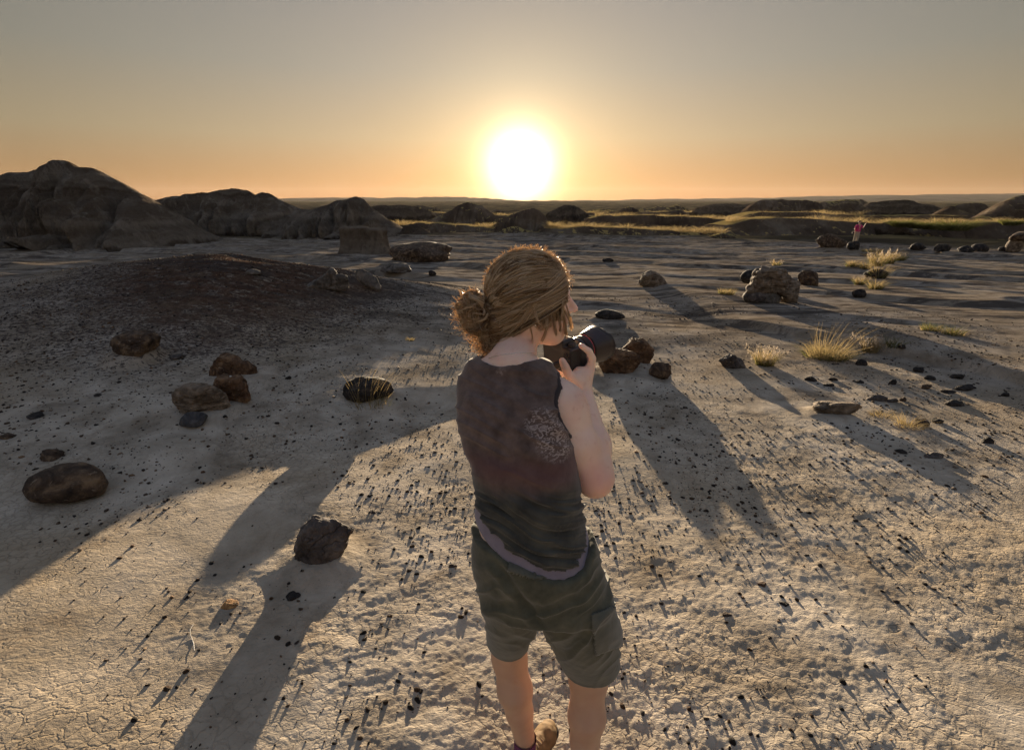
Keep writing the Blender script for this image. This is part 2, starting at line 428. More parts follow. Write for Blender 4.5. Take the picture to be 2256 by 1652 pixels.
def ridge(name, label, pts, Y0, front, back, mat, gully=1.0, bp=1.4, n=260, m=70, seed=0, zbase=None, steep=1.5, flat=0.0, frontpx=None):
    """a hill whose skyline follows pts (photograph pixels) when it stands Y0 metres away"""
    xs = np.array([p[0] for p in pts], float); ys = np.array([p[1] for p in pts], float)
    px = np.linspace(xs[0], xs[-1], n)
    py = np.interp(px, xs, ys)
    py = np.convolve(np.pad(py, 2, 'edge'), [0.15, 0.2, 0.3, 0.2, 0.15], 'valid')
    P = np.array([at(a, b, Y0) for a, b in zip(px, py)])
    X, H = P[:, 0], P[:, 2]
    H = H + 0.01 * Y0 * 0.12 * fbm(px * 0.05, px * 0 + seed, o=4, s=seed)
    zb = terrain(X, np.full(n, Y0), fine=False) if zbase is None else np.full(n, zbase)
    zb = zb - 0.35
    amp = np.maximum(H - zb, 0.0)
    end = sstep(0, 0.05, np.linspace(0, 1, n)) * sstep(0, 0.05, 1 - np.linspace(0, 1, n))
    amp = amp * (0.02 + 0.98 * end)
    t = np.concatenate([-(np.linspace(1, 0, m) ** 1.05), np.linspace(0, 1, m // 2)[1:]])
    T, U = np.meshgrid(t, np.arange(n), indexing='ij')
    Xg = X[U]
    sc = front
    g1 = np.abs(vnoise(Xg * 2.6 / sc, T * 1.1, s=seed + 1)); g2 = np.abs(vnoise(Xg * 6.5 / sc + T * 1.5, T * 1.7 + 9, s=seed + 2))
    g3 = np.abs(vnoise(Xg * 15 / sc - T * 2.0, T * 3 + 5, s=seed + 3))
    depth = np.where(T < 0, -T, 0)
    base = np.where(T < 0, 1 - np.clip(-T, 0, 1) ** steep, 1 - np.clip(T, 0, 1) ** bp)
    if flat: base = np.where(T < 0, sstep(1.0, flat, -T), base)
    gm = gully * depth ** 0.7 * np.clip(1.35 - depth, 0, 1)
    base = base - gm * (0.55 * (0.34 - g1) + 0.42 * (0.30 - g2) + 0.26 * (0.28 - g3))
    base = np.clip(base, 0, 1.0)
    # splay the foot of the hill unevenly
    splay = 1 + 0.22 * vnoise(Xg * 1.3 / sc, T * 0, s=seed + 7)
    Yg = Y0 + np.where(T < 0, T * front * splay, T * back)
    Yg = Yg - gully * front * (0.50 * (g1 - 0.3) + 0.42 * (g2 - 0.3) + 0.22 * (g3 - 0.3)) * depth ** 1.6 * np.clip(1.7 - depth, 0, 1)
    Zg = zb[U] + amp[U] * base + 0.03 * amp[U] * fbm(Xg * 5 / sc, Yg * 5 / sc, o=3, s=seed + 5) * depth
    V = np.stack([Xg, Yg, Zg], -1).reshape(-1, 3)
    F = grid_faces(len(t), n)
    o = mesh_np(name, V, F, [mat])
    return tag(o, label, kind='structure')

def build_hills():
    ridge('hill', 'large rounded badland hill at the far left with gullied dark sides',
          [(-420, 500), (-300, 440), (-160, 430), (-60, 455), (0, 408), (18, 384), (60, 379), (84, 374), (98, 362), (118, 355), (150, 356), (165, 368), (205, 372), (235, 386),
           (262, 401), (300, 424), (322, 436), (345, 455), (372, 480), (400, 505), (430, 530), (450, 548)],
          33, 6.0, 6, MAT_HILL, 1.2, n=420, m=120, seed=11, steep=1.0)
    ridge('hill', 'long gullied badland ridge just right of the large left hill',
          [(300, 470), (345, 441), (380, 433), (400, 430), (440, 426), (480, 419), (512, 415), (545, 420), (560, 430), (575, 423), (590, 425), (612, 441), (640, 452), (680, 463), (720, 480),
           (770, 500), (800, 520)],
          47, 6, 8, MAT_HILL, 1.3, n=380, m=90, seed=23, steep=0.95)
    ridge('hill', 'pointed badland knoll at the right end of the left ridges',
          [(600, 505), (640, 478), (680, 464), (725, 449), (742, 442), (764, 441), (775, 433), (787, 432), (800, 438), (815, 454), (830, 466), (850, 483), (868, 492), (885, 505), (900, 515)],
          43, 5, 6, MAT_HILL, 1.4, n=300, m=80, seed=31, steep=0.85)
    F = 'hill'
    data = [
        ('dark flat-topped rise behind the pointed knoll', [(800, 470), (815, 455), (850, 452), (905, 454), (935, 463), (960, 470)], 95, 10, 15),
        ('dark cone-shaped hill left of the sun glow', [(925, 492), (960, 480), (992, 464), (1015, 448), (1030, 444), (1060, 452), (1085, 470), (1110, 488)], 82, 7, 9),
        ('dark knoll directly under the sun', [(1075, 500), (1095, 484), (1120, 476), (1140, 468), (1160, 462), (1175, 459), (1190, 466), (1204, 478), (1213, 500)], 58, 5, 6),
        ('low dark hill right of the sun with a rounded top', [(1200, 472), (1218, 462), (1236, 453), (1252, 450), (1268, 453), (1288, 466), (1300, 476)], 105, 9, 10),
        ('low dark mound in the middle distance with a small peak', [(1345, 478), (1364, 465), (1375, 457), (1384, 453), (1396, 460), (1413, 471), (1430, 480)], 90, 8, 9),
        ('small rounded dark mound among the terraces', [(1462, 482), (1474, 466), (1495, 462), (1512, 468), (1525, 480)], 85, 6, 7),
        ('low dark mesa right of the middle mounds', [(1520, 470), (1545, 458), (1560, 452), (1580, 455), (1600, 452), (1625, 454), (1640, 464)], 120, 10, 12),
        ('broad flat-topped mesa in the right distance', [(1635, 480), (1652, 456), (1664, 446), (1680, 441), (1720, 439), (1765, 440), (1795, 444), (1808, 456), (1820, 470)], 100, 9, 14),
        ('rounded pale clay dome beside the broad mesa', [(1828, 470), (1845, 452), (1860, 448), (1885, 449), (1905, 458), (1925, 466)], 85, 6, 7),
        ('long low ridge behind the far walker', [(1895, 462), (1920, 447), (1950, 441), (1985, 440), (2010, 443), (2040, 452), (2080, 460)], 120, 10, 14),
        ('dark hummock near the right edge of the far flat', [(2070, 470), (2093, 455), (2125, 448), (2160, 449), (2185, 462), (2200, 472)], 90, 8, 9),
        ('gullied hill cut by the right edge of the view', [(2130, 488), (2165, 476), (2190, 462), (2215, 445), (2240, 432), (2275, 424), (2330, 430), (2400, 470)], 62, 7, 8),
        ('small dark peak between the cone hill and the sun', [(1062, 478), (1080, 466), (1092, 461), (1106, 466), (1120, 478)], 130, 8, 9),
        ('low dark swell just right of the sun glare', [(1290, 474), (1305, 463), (1330, 459), (1350, 463), (1366, 474)], 150, 9, 12),
        ('craggy low ridge behind the golden grass in the middle', [(1395, 470), (1415, 458), (1432, 461), (1450, 453), (1468, 458), (1490, 452), (1510, 460), (1530, 470)], 170, 10, 14),
        ('long broken ridge below the plateau on the right', [(1530, 460), (1560, 451), (1600, 449), (1640, 452), (1665, 447), (1700, 456)], 210, 12, 18),
        ('thin dark mesa far behind the walker', [(1800, 452), (1815, 443), (1860, 440), (1900, 441), (1915, 450)], 190, 12, 16),
        ('low dark butte left of the cone hill', [(880, 466), (895, 456), (925, 452), (960, 455), (975, 466)], 170, 10, 14),
        ('eroded clay hummock at the near edge of the valley on the left', [(870, 520), (888, 503), (905, 494), (925, 500), (945, 512), (960, 524)], 44, 3.0, 4),
        ('eroded clay hummock near the sun column', [(1085, 520), (1105, 506), (1128, 499), (1150, 503), (1175, 512), (1190, 524)], 45.5, 3.0, 4),
        ('small pale hump at the edge of the flat in the middle distance', [(1555, 528), (1572, 518), (1590, 512), (1612, 516), (1630, 527)], 41, 2.0, 3),
        ('dark broken knob on the terrace right of the walker', [(1930, 506), (1945, 494), (1962, 488), (1985, 494), (2000, 506)], 49, 2.5, 4),
    ]
    for i, (lab, pts, Y0, f, b) in enumerate(data):
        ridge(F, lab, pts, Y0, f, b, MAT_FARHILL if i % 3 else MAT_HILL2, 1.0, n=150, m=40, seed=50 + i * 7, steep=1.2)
    # long terraces that step down into the valley, grass on their tops
    ter = [
        ('long dark terrace bank at the far edge of the pale flat on the right', [(1560, 522), (1600, 497), (1660, 482), (1700, 480), (1790, 482), (1880, 490), (1960, 494), (2100, 494), (2256, 490), (2400, 488)], 50, 3.0, 9),
        ('second dark terrace bank behind the first on the right', [(1600, 492), (1640, 476), (1680, 467), (1780, 468), (1850, 474), (1950, 476), (2080, 474), (2200, 478)], 70, 3.5, 11),
        ('dark terrace bank below the mesas in the middle distance', [(1280, 492), (1320, 477), (1420, 474), (1500, 478), (1580, 482), (1640, 486), (1680, 492)], 66, 3.2, 9),
        ('dark broken bank under the golden grass in the middle', [(1180, 524), (1215, 505), (1290, 500), (1380, 504), (1450, 508), (1540, 513), (1600, 520)], 46, 1.8, 7),
        ('low dark bank left of the sun below the golden grass', [(850, 512), (880, 497), (920, 492), (980, 494), (1040, 498), (1100, 506)], 52, 2.2, 8),
        ('far dark terrace line left of the sun', [(880, 480), (900, 468), (1000, 470), (1080, 474), (1150, 476)], 115, 5, 14),
        ('far dark terrace line right of the sun', [(1200, 484), (1230, 472), (1330, 466), (1480, 466), (1580, 470)], 135, 6, 16),
    ]
    for i, (lab, pts, Y0, f, b) in enumerate(ter):
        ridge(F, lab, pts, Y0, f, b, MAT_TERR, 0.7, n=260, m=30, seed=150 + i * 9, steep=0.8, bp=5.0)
    # the plateau on the horizon
    m = Mat('far_plateau_earth', 1.0, 0.0)
    o_ = m.coord()
    col = m.ramp(m.noise(o_, 0.004, 5, 0.6), [(0.35, (0.07, 0.055, 0.045)), (0.65, (0.12, 0.10, 0.08))])
    mp = m.done(col, m.bump(m.noise(m.coord(scale=(1, 1, 3)), 0.02, 6), 0.7, 8))
    ridge('plateau', 'flat plateau along the whole horizon',
          [(-1300, 441), (0, 441), (600, 441), (785, 436), (1049, 435), (1075, 436), (1107, 441), (1125, 443), (1300, 443), (1500, 439), (1652, 437), (1800, 433), (2000, 430), (2256, 428), (3500, 424)],
          2300, 620, 300, mp, 0.6, n=900, m=30, seed=301, zbase=-4.0, steep=2.2)

def build_haze():
    """evening dust in the air, one closed box round everything"""
    x0, x1, y0, y1, z0, z1 = -3600, 3600, -1200, 3300, -40.0, 70.0
    V = [(x, y, z) for x in (x0, x1) for y in (y0, y1) for z in (z0, z1)]
    F = [(0, 1, 3, 2), (4, 6, 7, 5), (0, 4, 5, 1), (2, 3, 7, 6), (0, 2, 6, 4), (1, 5, 7, 3)]
    m = bpy.data.materials.new('dusty_air'); m.use_nodes = True
    n = m.node_tree.nodes; n.clear()
    v = n.new('ShaderNodeVolumePrincipled'); o = n.new('ShaderNodeOutputMaterial')
    v.inputs['Density'].default_value = HAZE; v.inputs['Color'].default_value = (0.92, 0.84, 0.74, 1); v.inputs['Anisotropy'].default_value = 0.35
    m.node_tree.links.new(v.outputs[0], o.inputs['Volume'])
    ob = mesh_np('haze', V, np.array(F), [m], smooth=False)
    tag(ob, 'thin dusty evening haze over the badlands', kind='stuff')
HAZE = 0.00003
# ------------------------------------------------------------------ people: signed-distance bodies turned into one mesh each
class Field:
    """signed distances sampled on a box; solids are melted together and pulled out as one skin"""
    def __init__(s, lo, hi, h):
        s.lo, s.h = np.array(lo, float), h
        s.n = np.ceil((np.array(hi, float) - s.lo) / h).astype(int) + 1
        ax = [s.lo[i] + h * np.arange(s.n[i]) for i in range(3)]
        s.ax = ax
        s.F = np.full(tuple(s.n), 1.0, np.float32)
    def box(s, lo, hi, pad):
        sl = []
        for i in range(3):
            a = int(np.clip(math.floor((lo[i] - pad - s.lo[i]) / s.h), 0, s.n[i])); b = int(np.clip(math.ceil((hi[i] + pad - s.lo[i]) / s.h) + 1, 0, s.n[i]))
            if b <= a: return None
            sl.append(slice(a, b))
        return tuple(sl)
    def pts(s, sl):
        return (s.ax[0][sl[0]][:, None, None].astype(np.float32), s.ax[1][sl[1]][None, :, None].astype(np.float32), s.ax[2][sl[2]][None, None, :].astype(np.float32))
    def join(s, d, sl, k):
        F = s.F[sl]
        if k <= 0: s.F[sl] = np.minimum(F, d); return
        h = np.clip(0.5 + 0.5 * (F - d) / k, 0, 1)
        s.F[sl] = F * (1 - h) + d * h - k * h * (1 - h)
    def cut(s, d, sl, k=0.0):
        F = s.F[sl]; d = -d
        if k <= 0: s.F[sl] = np.maximum(F, d); return
        h = np.clip(0.5 - 0.5 * (F - d) / k, 0, 1)
        s.F[sl] = F * (1 - h) + d * h + k * h * (1 - h)
    def capsule(s, a, b, ra, rb, k=0.02, sub=False, ky=1.0, dirn=None):
        a, b = np.array(a, float), np.array(b, float)
        pad = max(ra, rb) * 1.3 + k * 2 + 0.01
        sl = s.box(np.minimum(a, b), np.maximum(a, b), pad)
        if sl is None: return
        x, y, z = s.pts(sl); ab = b - a; L = float(ab @ ab)
        t = np.clip(((x - a[0]) * ab[0] + (y - a[1]) * ab[1] + (z - a[2]) * ab[2]) / L, 0, 1)
        d = np.sqrt((x - a[0] - t * ab[0]) ** 2 + (y - a[1] - t * ab[1]) ** 2 + (z - a[2] - t * ab[2]) ** 2) - (ra + (rb - ra) * t)
        (s.cut if sub else s.join)(d, sl, k)
    def ell(s, c, r, M=None, k=0.02, sub=False):
        c, r = np.array(c, float), np.array(r, float)
        pad = max(r) + k * 2 + 0.01
        sl = s.box(c, c, pad)
        if sl is None: return
        x, y, z = s.pts(sl)
        x, y, z = x - c[0], y - c[1], z - c[2]
        if M is not None:      # rows of M: the ellipsoid's own axes in the world
            x, y, z = (M[0][0] * x + M[0][1] * y + M[0][2] * z, M[1][0] * x + M[1][1] * y + M[1][2] * z, M[2][0] * x + M[2][1] * y + M[2][2] * z)
        k0 = np.sqrt((x / r[0]) ** 2 + (y / r[1]) ** 2 + (z / r[2]) ** 2) + 1e-9
        k1 = np.sqrt((x / r[0] ** 2) ** 2 + (y / r[1] ** 2) ** 2 + (z / r[2] ** 2) ** 2) + 1e-9
        d = k0 * (k0 - 1) / k1
        (s.cut if sub else s.join)(d, sl, k)
    def loft(s, tab, k=0.02, grow=0.0, p=2.3, sub=False):
        """tab rows: z, cx, cy, half width, half depth, yaw (degrees)"""
        tab = np.array(sorted(tab, key=lambda q: q[0]), float)
        m = max(tab[:, 3].max(), tab[:, 4].max()) + abs(grow)
        sl = s.box((tab[:, 1].min() - m, tab[:, 2].min() - m, tab[0, 0] - grow), (tab[:, 1].max() + m, tab[:, 2].max() + m, tab[-1, 0] + grow), 0.03 + k)
        if sl is None: return
        x, y, z = s.pts(sl)
        zc = s.ax[2][sl[2]]
        zz = np.clip(zc, tab[0, 0], tab[-1, 0])
        # smooth interpolation of the table
        def sm(col):
            f = np.interp(zz, tab[:, 0], tab[:, col])
            for _ in range(3):
                if len(f) > 6: f = np.convolve(np.pad(f, 3, 'edge'), np.ones(7) / 7, 'valid')
            return f[None, None, :]
        cx, cy, a, b, yw = sm(1), sm(2), sm(3) + grow, sm(4) + grow, np.radians(sm(5))
        u = (x - cx) * np.cos(yw) - (y - cy) * np.sin(yw); v = (x - cx) * np.sin(yw) + (y - cy) * np.cos(yw)
        kk = (np.abs(u / a) ** p + np.abs(v / b) ** p) ** (1 / p) + 1e-6
        g = np.sqrt((u / a ** 2) ** 2 + (v / b ** 2) ** 2) + 1e-6
        d2 = kk * (kk - 1) / g
        dz = np.maximum(tab[0, 0] - grow - zc, zc - tab[-1, 0] - grow)[None, None, :]
        d = np.where(dz > 0, np.sqrt(np.maximum(d2, 0) ** 2 + np.maximum(dz, 0) ** 2) + np.minimum(np.maximum(d2, dz), 0), np.maximum(d2, dz))
        (s.cut if sub else s.join)(d.astype(np.float32), sl, k)
    def shell(s, t):
        s.F = np.maximum(s.F, -(s.F + t))
    def mesh(s):
        F = s.F; ins = F < 0
        nx, ny, nz = F.shape
        c = [ins[i:nx - 1 + i, j:ny - 1 + j, k:nz - 1 + k] for i in (0, 1) for j in (0, 1) for k in (0, 1)]
        cnt = sum(q.astype(np.int8) for q in c)
        act = (cnt > 0) & (cnt < 8)
        idx = np.argwhere(act)
        vid = np.full(act.shape, -1, np.int64); vid[act] = np.arange(len(idx))
        acc = np.zeros((len(idx), 3)); num = np.zeros(len(idx))
        I, J, K = idx.T
        corners = [(i, j, k) for i in (0, 1) for j in (0, 1) for k in (0, 1)]
        for a in range(8):
            for b in range(a + 1, 8):
                df = [corners[b][q] - corners[a][q] for q in range(3)]
                if sum(abs(v) for v in df) != 1: continue
                fa = F[I + corners[a][0], J + corners[a][1], K + corners[a][2]]; fb = F[I + corners[b][0], J + corners[b][1], K + corners[b][2]]
                cr = (fa < 0) != (fb < 0)
                t = np.where(cr, fa / np.where(cr, fa - fb, 1), 0)
                P = np.array(corners[a]) + t[:, None] * np.array(df)
                acc += P * cr[:, None]; num += cr
        V = (idx + acc / num[:, None]) * s.h + s.lo
        Q = []
        for ax in range(3):
            A = np.moveaxis(ins, ax, 0)
            ch = A[:-1] != A[1:]
            e = np.argwhere(ch[:, 1:-1, 1:-1]) + np.array([0, 1, 1])
            if not len(e): continue
            o = [0, 1, 2]; o.remove(ax)
            def cell(du, dv):
                q = np.empty_like(e); q[:, ax] = e[:, 0]; q[:, o[0]] = e[:, 1] + du; q[:, o[1]] = e[:, 2] + dv
                return vid[q[:, 0], q[:, 1], q[:, 2]]
            f = np.stack([cell(-1, -1), cell(0, -1), cell(0, 0), cell(-1, 0)], 1)
            st = A[e[:, 0], e[:, 1], e[:, 2]]
            flip = st if ax != 1 else ~st
            f[~flip] = f[~flip][:, ::-1]
            Q.append(f)
        Q = np.vstack(Q); Q = Q[(Q >= 0).all(1)]
        return V, Q
def relax(V, F, it=3, lam=0.5, lock=None):
    """light smoothing of an extracted skin"""
    for _ in range(it):
        S = np.zeros_like(V); c = np.zeros(len(V))
        for a in range(F.shape[1]):
            i, j = F[:, a], F[:, (a + 1) % F.shape[1]]
            np.add.at(S, i, V[j]); np.add.at(c, i, 1); np.add.at(S, j, V[i]); np.add.at(c, j, 1)
        N = V + lam * (S / np.maximum(c, 1)[:, None] - V)
        if lock is not None: N[lock] = V[lock]
        V = N
    return V

def orient(V, F):
    a, b, c = V[F[:, 0]], V[F[:, 1]], V[F[:, 2]]
    vol = np.einsum('ij,ij->i', a, np.cross(b, c)).sum()
    if F.shape[1] == 4:
        d = V[F[:, 3]]; vol += np.einsum('ij,ij->i', a, np.cross(c, d)).sum()
    return F if vol > 0 else F[:, ::-1]
def normals(V, F):
    N = np.zeros_like(V)
    fn = np.cross(V[F[:, 2]] - V[F[:, 0]], V[F[:, 3 if F.shape[1] == 4 else 1]] - V[F[:, 1 if F.shape[1] == 4 else 0]])
    for i in range(F.shape[1]): np.add.at(N, F[:, i], fn)
    return N / np.maximum(np.linalg.norm(N, axis=1, keepdims=True), 1e-9)
def skin_of(field, it=2, lam=0.5):
    V, F = field.mesh(); F = orient(V, F)
    return relax(V, F, it, lam), F
def local(o, root, V=None):
    """put a mesh built in world coordinates under its thing's empty"""
    o.parent = root
    o.matrix_parent_inverse = Matrix.Identity(4)
    me = o.data
    co = np.empty(len(me.vertices) * 3, np.float32); me.vertices.foreach_get('co', co)
    co = co.reshape(-1, 3) - np.array(root.location, np.float32)
    me.vertices.foreach_set('co', co.ravel()); me.update()
    return o
def pix(V):
    """photograph pixels of world points"""
    d = V[:, 1] * CP + (CAMH - V[:, 2]) * SP
    up = V[:, 1] * SP - (CAMH - V[:, 2]) * CP
    return np.stack([CX + FPX * V[:, 0] / d, CY - FPX * up / d], 1)
def patch(name, V, F, mask, off, mat, root, edge=0.0):
    """a piece of cloth lying on another: the chosen faces, lifted and given a rim"""
    N = normals(V, F)
    fs = F[mask]
    used, inv = np.unique(fs, return_inverse=True); inv = inv.reshape(fs.shape)
    k = len(used)
    top = V[used] + N[used] * off; bot = V[used] - N[used] * 0.002
    E = {}
    rim = []
    for f in inv:
        for a, b in zip(f, np.roll(f, -1)):
            E[(a, b)] = 1
    for (a, b) in E:
        if (b, a) not in E: rim.append((b, a, a + k, b + k))
    o = mesh_np(name, np.vstack([top, bot]), [inv] + ([np.array(rim)] if rim else []), [mat])
    return local(o, root)
def inpoly(P, poly):
    x, y = P[:, 0], P[:, 1]; c = np.zeros(len(P), bool); q = len(poly)
    for i in range(q):
        x1, y1 = poly[i]; x2, y2 = poly[(i + 1) % q]
        c ^= ((y1 > y) != (y2 > y)) & (x < (x2 - x1) * (y - y1) / (y2 - y1 + 1e-9) + x1)
    return c
def tubes(P, rad, sides=3):
    """P (n, s, 3) centre lines, rad (n, s): one mesh of thin tubes"""
    n, s, _ = P.shape
    T = np.gradient(P, axis=1); T /= np.maximum(np.linalg.norm(T, axis=2, keepdims=True), 1e-9)
    ref = np.where(np.abs(T[..., 2:3]) > 0.9, np.array([1.0, 0, 0]), np.array([0, 0, 1.0]))
    A = np.cross(T, ref); A /= np.maximum(np.linalg.norm(A, axis=2, keepdims=True), 1e-9); Bn = np.cross(T, A)
    ph = np.arange(sides) * 2 * math.pi / sides
    V = P[:, :, None, :] + rad[:, :, None, None] * (np.cos(ph)[None, None, :, None] * A[:, :, None, :] + np.sin(ph)[None, None, :, None] * Bn[:, :, None, :])
    f = grid_faces(s, sides, True)
    F = f[None] + (np.arange(n) * s * sides)[:, None, None]
    return V.reshape(-1, 3), F.reshape(-1, 4)

# ------------------------------------------------------------------ rocks
def rock_material(name, a, b, c, spots=0.35, spot_col=(0.33, 0.26, 0.19), rough=0.85, scale=1.0, band=0.0):
    m = Mat(name, rough, 0.25)
    a, b, c = [tuple(f_ * v for v in q) for f_, q in zip((0.5, 0.85, 1.25), (a, b, c))]; spot_col = tuple(0.95 * v for v in spot_col)
    o = m.coord()
    col = m.ramp(m.noise(o, 7 * scale, 6, 0.65, 0.6), [(0.32, a), (0.5, b), (0.68, c)])
    if band:
        w = m.noise(m.coord(scale=(1, 1, 7)), 6 * scale, 5, 0.6, 0.5)
        col = m.mix(m.math('MULTIPLY', m.rng(w, 0.45, 0.6), band), col, c)
    sp = m.rng(m.noise(o, 17 * scale, 4, 0.7, 0.8), 0.60, 0.70)
    col = m.mix(m.math('MULTIPLY', sp, spots), col, spot_col)
    pit = m.noise(o, 45 * scale, 6, 0.7)
    n = m.bump(m.noise(o, 9 * scale, 7, 0.66), 1.0, 0.045 / scale)
    n = m.bump(pit, 0.5, 0.006, n)
    return m.done(col, n)
BROWN = rock_material('brown_ironstone', (0.035, 0.024, 0.018), (0.085, 0.056, 0.038), (0.17, 0.115, 0.07), 0.5)
RUST = rock_material('rusty_ironstone', (0.04, 0.022, 0.014), (0.12, 0.066, 0.036), (0.22, 0.135, 0.075), 0.6, (0.30, 0.24, 0.17))
DARK = rock_material('dark_ironstone', (0.014, 0.012, 0.012), (0.032, 0.027, 0.025), (0.07, 0.055, 0.045), 0.25)
GREY = rock_material('grey_ironstone', (0.045, 0.045, 0.05), (0.07, 0.068, 0.072), (0.10, 0.095, 0.095), 0.15, (0.16, 0.15, 0.14))
MAUVE = rock_material('weathered_grey_brown_stone', (0.05, 0.04, 0.038), (0.095, 0.078, 0.07), (0.15, 0.125, 0.11), 0.3, (0.22, 0.13, 0.07))
PALE = rock_material('pale_sandstone', (0.085, 0.072, 0.062), (0.125, 0.108, 0.093), (0.16, 0.138, 0.118), 0.2, (0.24, 0.21, 0.175))
TANR = rock_material('banded_tan_stone', (0.06, 0.042, 0.03), (0.13, 0.095, 0.065), (0.22, 0.17, 0.125), 0.5, (0.30, 0.25, 0.19), band=0.5)
BLACK = rock_material('blackened_pebble', (0.012, 0.010, 0.010), (0.028, 0.022, 0.020), (0.06, 0.045, 0.036), 0.2)
ORANGE = rock_material('orange_ochre_stone', (0.10, 0.06, 0.03), (0.34, 0.18, 0.07), (0.46, 0.27, 0.11), 0.5, (0.30, 0.26, 0.20), scale=2.5)
WHITE = rock_material('white_quartz', (0.6, 0.58, 0.54), (0.7, 0.68, 0.64), (0.8, 0.78, 0.74), 0.1, (0.6, 0.55, 0.5))

def ico(sub):
    import bmesh
    bm = bmesh.new(); bmesh.ops.create_icosphere(bm, subdivisions=sub, radius=1.0)
    V = np.array([v.co[:] for v in bm.verts]); F = np.array([[v.index for v in f.verts] for f in bm.faces]); bm.free()
    return V, F
ICO = {s: ico(s) for s in (1, 2, 3, 4, 5)}
def rock_mesh(dims, seed, sub=4, cuts=7, angular=0.6, lump=0.16, flat_bottom=0.35, shape=None, rough=1.0, roll=0.0, tilt=0.0):
    """a weathered stone: a sphere sliced by random planes, then worn with noise"""
    if cuts >= 6: cuts, angular = cuts + 4, max(angular, 0.88)
    r = np.random.default_rng(seed)
    V, F = ICO[sub]; V = V.copy()
    if shape is not None: V = shape(V)
    for i in range(cuts):
        nrm = r.normal(size=3); nrm[2] *= 0.8; nrm /= np.linalg.norm(nrm)
        d = r.uniform(0.46, 0.80)
        over = V @ nrm - d
        V = V - np.where(over > 0, over * angular, 0)[:, None] * nrm
    l = np.linalg.norm(V, axis=1, keepdims=True); N = V / np.maximum(l, 1e-6)
    s = seed * 3.17
    V = V + N * (lump * 0.75 * fbm(N[:, 0] * 1.3 + s, N[:, 1] * 1.3, N[:, 2] * 1.3, o=3, s=seed)[:, None])
    crack = np.abs(fbm(N[:, 0] * 3.1 + s, N[:, 1] * 3.1, N[:, 2] * 3.1, o=3, s=seed + 9))
    V = V + N * (rough * (0.045 * fbm(N[:, 0] * 6 + s, N[:, 1] * 6, N[:, 2] * 6, o=4, s=seed + 5) - 0.045 * np.exp(-(crack / 0.07) ** 2)))[:, None]
    if roll or tilt: V = V @ np.array(Matrix.Rotation(R(roll), 3, 'Y') @ Matrix.Rotation(R(tilt), 3, 'X')).T
    V[:, 2] = np.where(V[:, 2] < -flat_bottom, -flat_bottom + (V[:, 2] + flat_bottom) * 0.25, V[:, 2])
    lo, hi = V.min(0), V.max(0)
    V = (V - (lo + hi) / 2) / ((hi - lo) / 2) * (np.array(dims) / 2)
    return V, F
OLD_PEDS = {'grey angular boulder on a clay pedestal, nearest to the viewer', 'flat-topped brown boulder perched on a pale clay pedestal by the gravel mound', 'tilted angular brown slab at the back of the three boulders', 'banded tan and brown boulder left of the rusty one', 'upright angular brown boulder behind the lens', 'broad brown boulder in front of the upright one', 'brown overhanging boulder left of the far walker'}
ROCKS = []      # (pixel box, options): filled here, built once the ground is final
def rock(x0, x1, y0, y1, mat, label, name='boulder', cat='boulder', seed=1, depth=0.8, sink=0.08, lift=0.0, yaw=0.0, roll=0.0, tilt=0.0,
         ped=None, group=None, **kw):
    """x0..x1, y0..y1: where the stone shows in the photograph; ped = (height m, radius factor, flatness) of the clay pedestal under it"""
    g = ground_at((x0 + x1) / 2, y1, 0.0)
    lift_px = 0
    if ped:
        # the stone's foot is 'ped[0]' above the ground: look for the spot where ground + pedestal meets the foot of the stone
        g = ground_at((x0 + x1) / 2, y1, ped[0])
        g.z -= ped[0]
    s = px_size(g)
    w = (x1 - x0) / s
    d = w * depth
    # the picture shows the front plus part of the top: h*cos(a) + d*sin(a)
    a = math.atan2(CAMH - g.z, g.y)
    h = max((y1 - y0) / s / math.cos(a) - d * 0.75 * math.tan(a), 0.28 * w)
    h = h * (1 + sink)
    cy = g.y + d * 0.42
    if ped and label not in OLD_PEDS:
        CONES.append((g.x + ped[3] * w if len(ped) > 3 else g.x, cy, w * ped[1], ped[0], ped[2]))
    ROCKS.append(dict(x=g.x * (cy / g.y) ** 0.85, y=cy, w=w, d=d, h=h, lift=lift, sink=sink, mat=mat, label=label, name=name, cat=cat, seed=seed, yaw=yaw, roll=roll, tilt=tilt,
                      group=group, kw=kw))
    return ROCKS[-1]

# left side
rock(72, 236, 1018, 1122, BROWN, 'big smooth oval brown boulder in the shade at the left edge', seed=3, depth=0.62, sink=0.03, cuts=4, angular=0.45, lump=0.10, rough=0.55, sub=5, roll=-8, flat_bottom=0.55)
rock(245, 341, 729, 790, BROWN, 'flat-topped brown boulder perched on a pale clay pedestal by the gravel mound', seed=8, depth=0.8, sink=0.0, cuts=9, angular=0.8, ped=(0.17, 0.85, 0.42), flat_bottom=0.5)
rock(468, 583, 784, 842, RUST, 'tilted angular brown slab at the back of the three boulders', seed=14, depth=0.6, sink=0.03, cuts=10, angular=0.9, ped=(0.05, 0.9, 0.5), roll=14, flat_bottom=0.5)
rock(468, 557, 828, 894, RUST, 'rusty angular boulder with a white pebble on its top', seed=21, depth=0.8, sink=0.06, cuts=9, angular=0.8)
rock(392, 502, 845, 913, TANR, 'banded tan and brown boulder left of the rusty one', seed=27, depth=0.75, sink=0.0, cuts=8, angular=0.65, ped=(0.06, 0.95, 0.5), flat_bottom=0.5)
rock(402, 459, 908, 947, GREY, 'smooth slate-grey stone below the banded boulder', name='stone', cat='stone', seed=33, depth=0.7, cuts=5, angular=0.7, lump=0.08, rough=0.3)
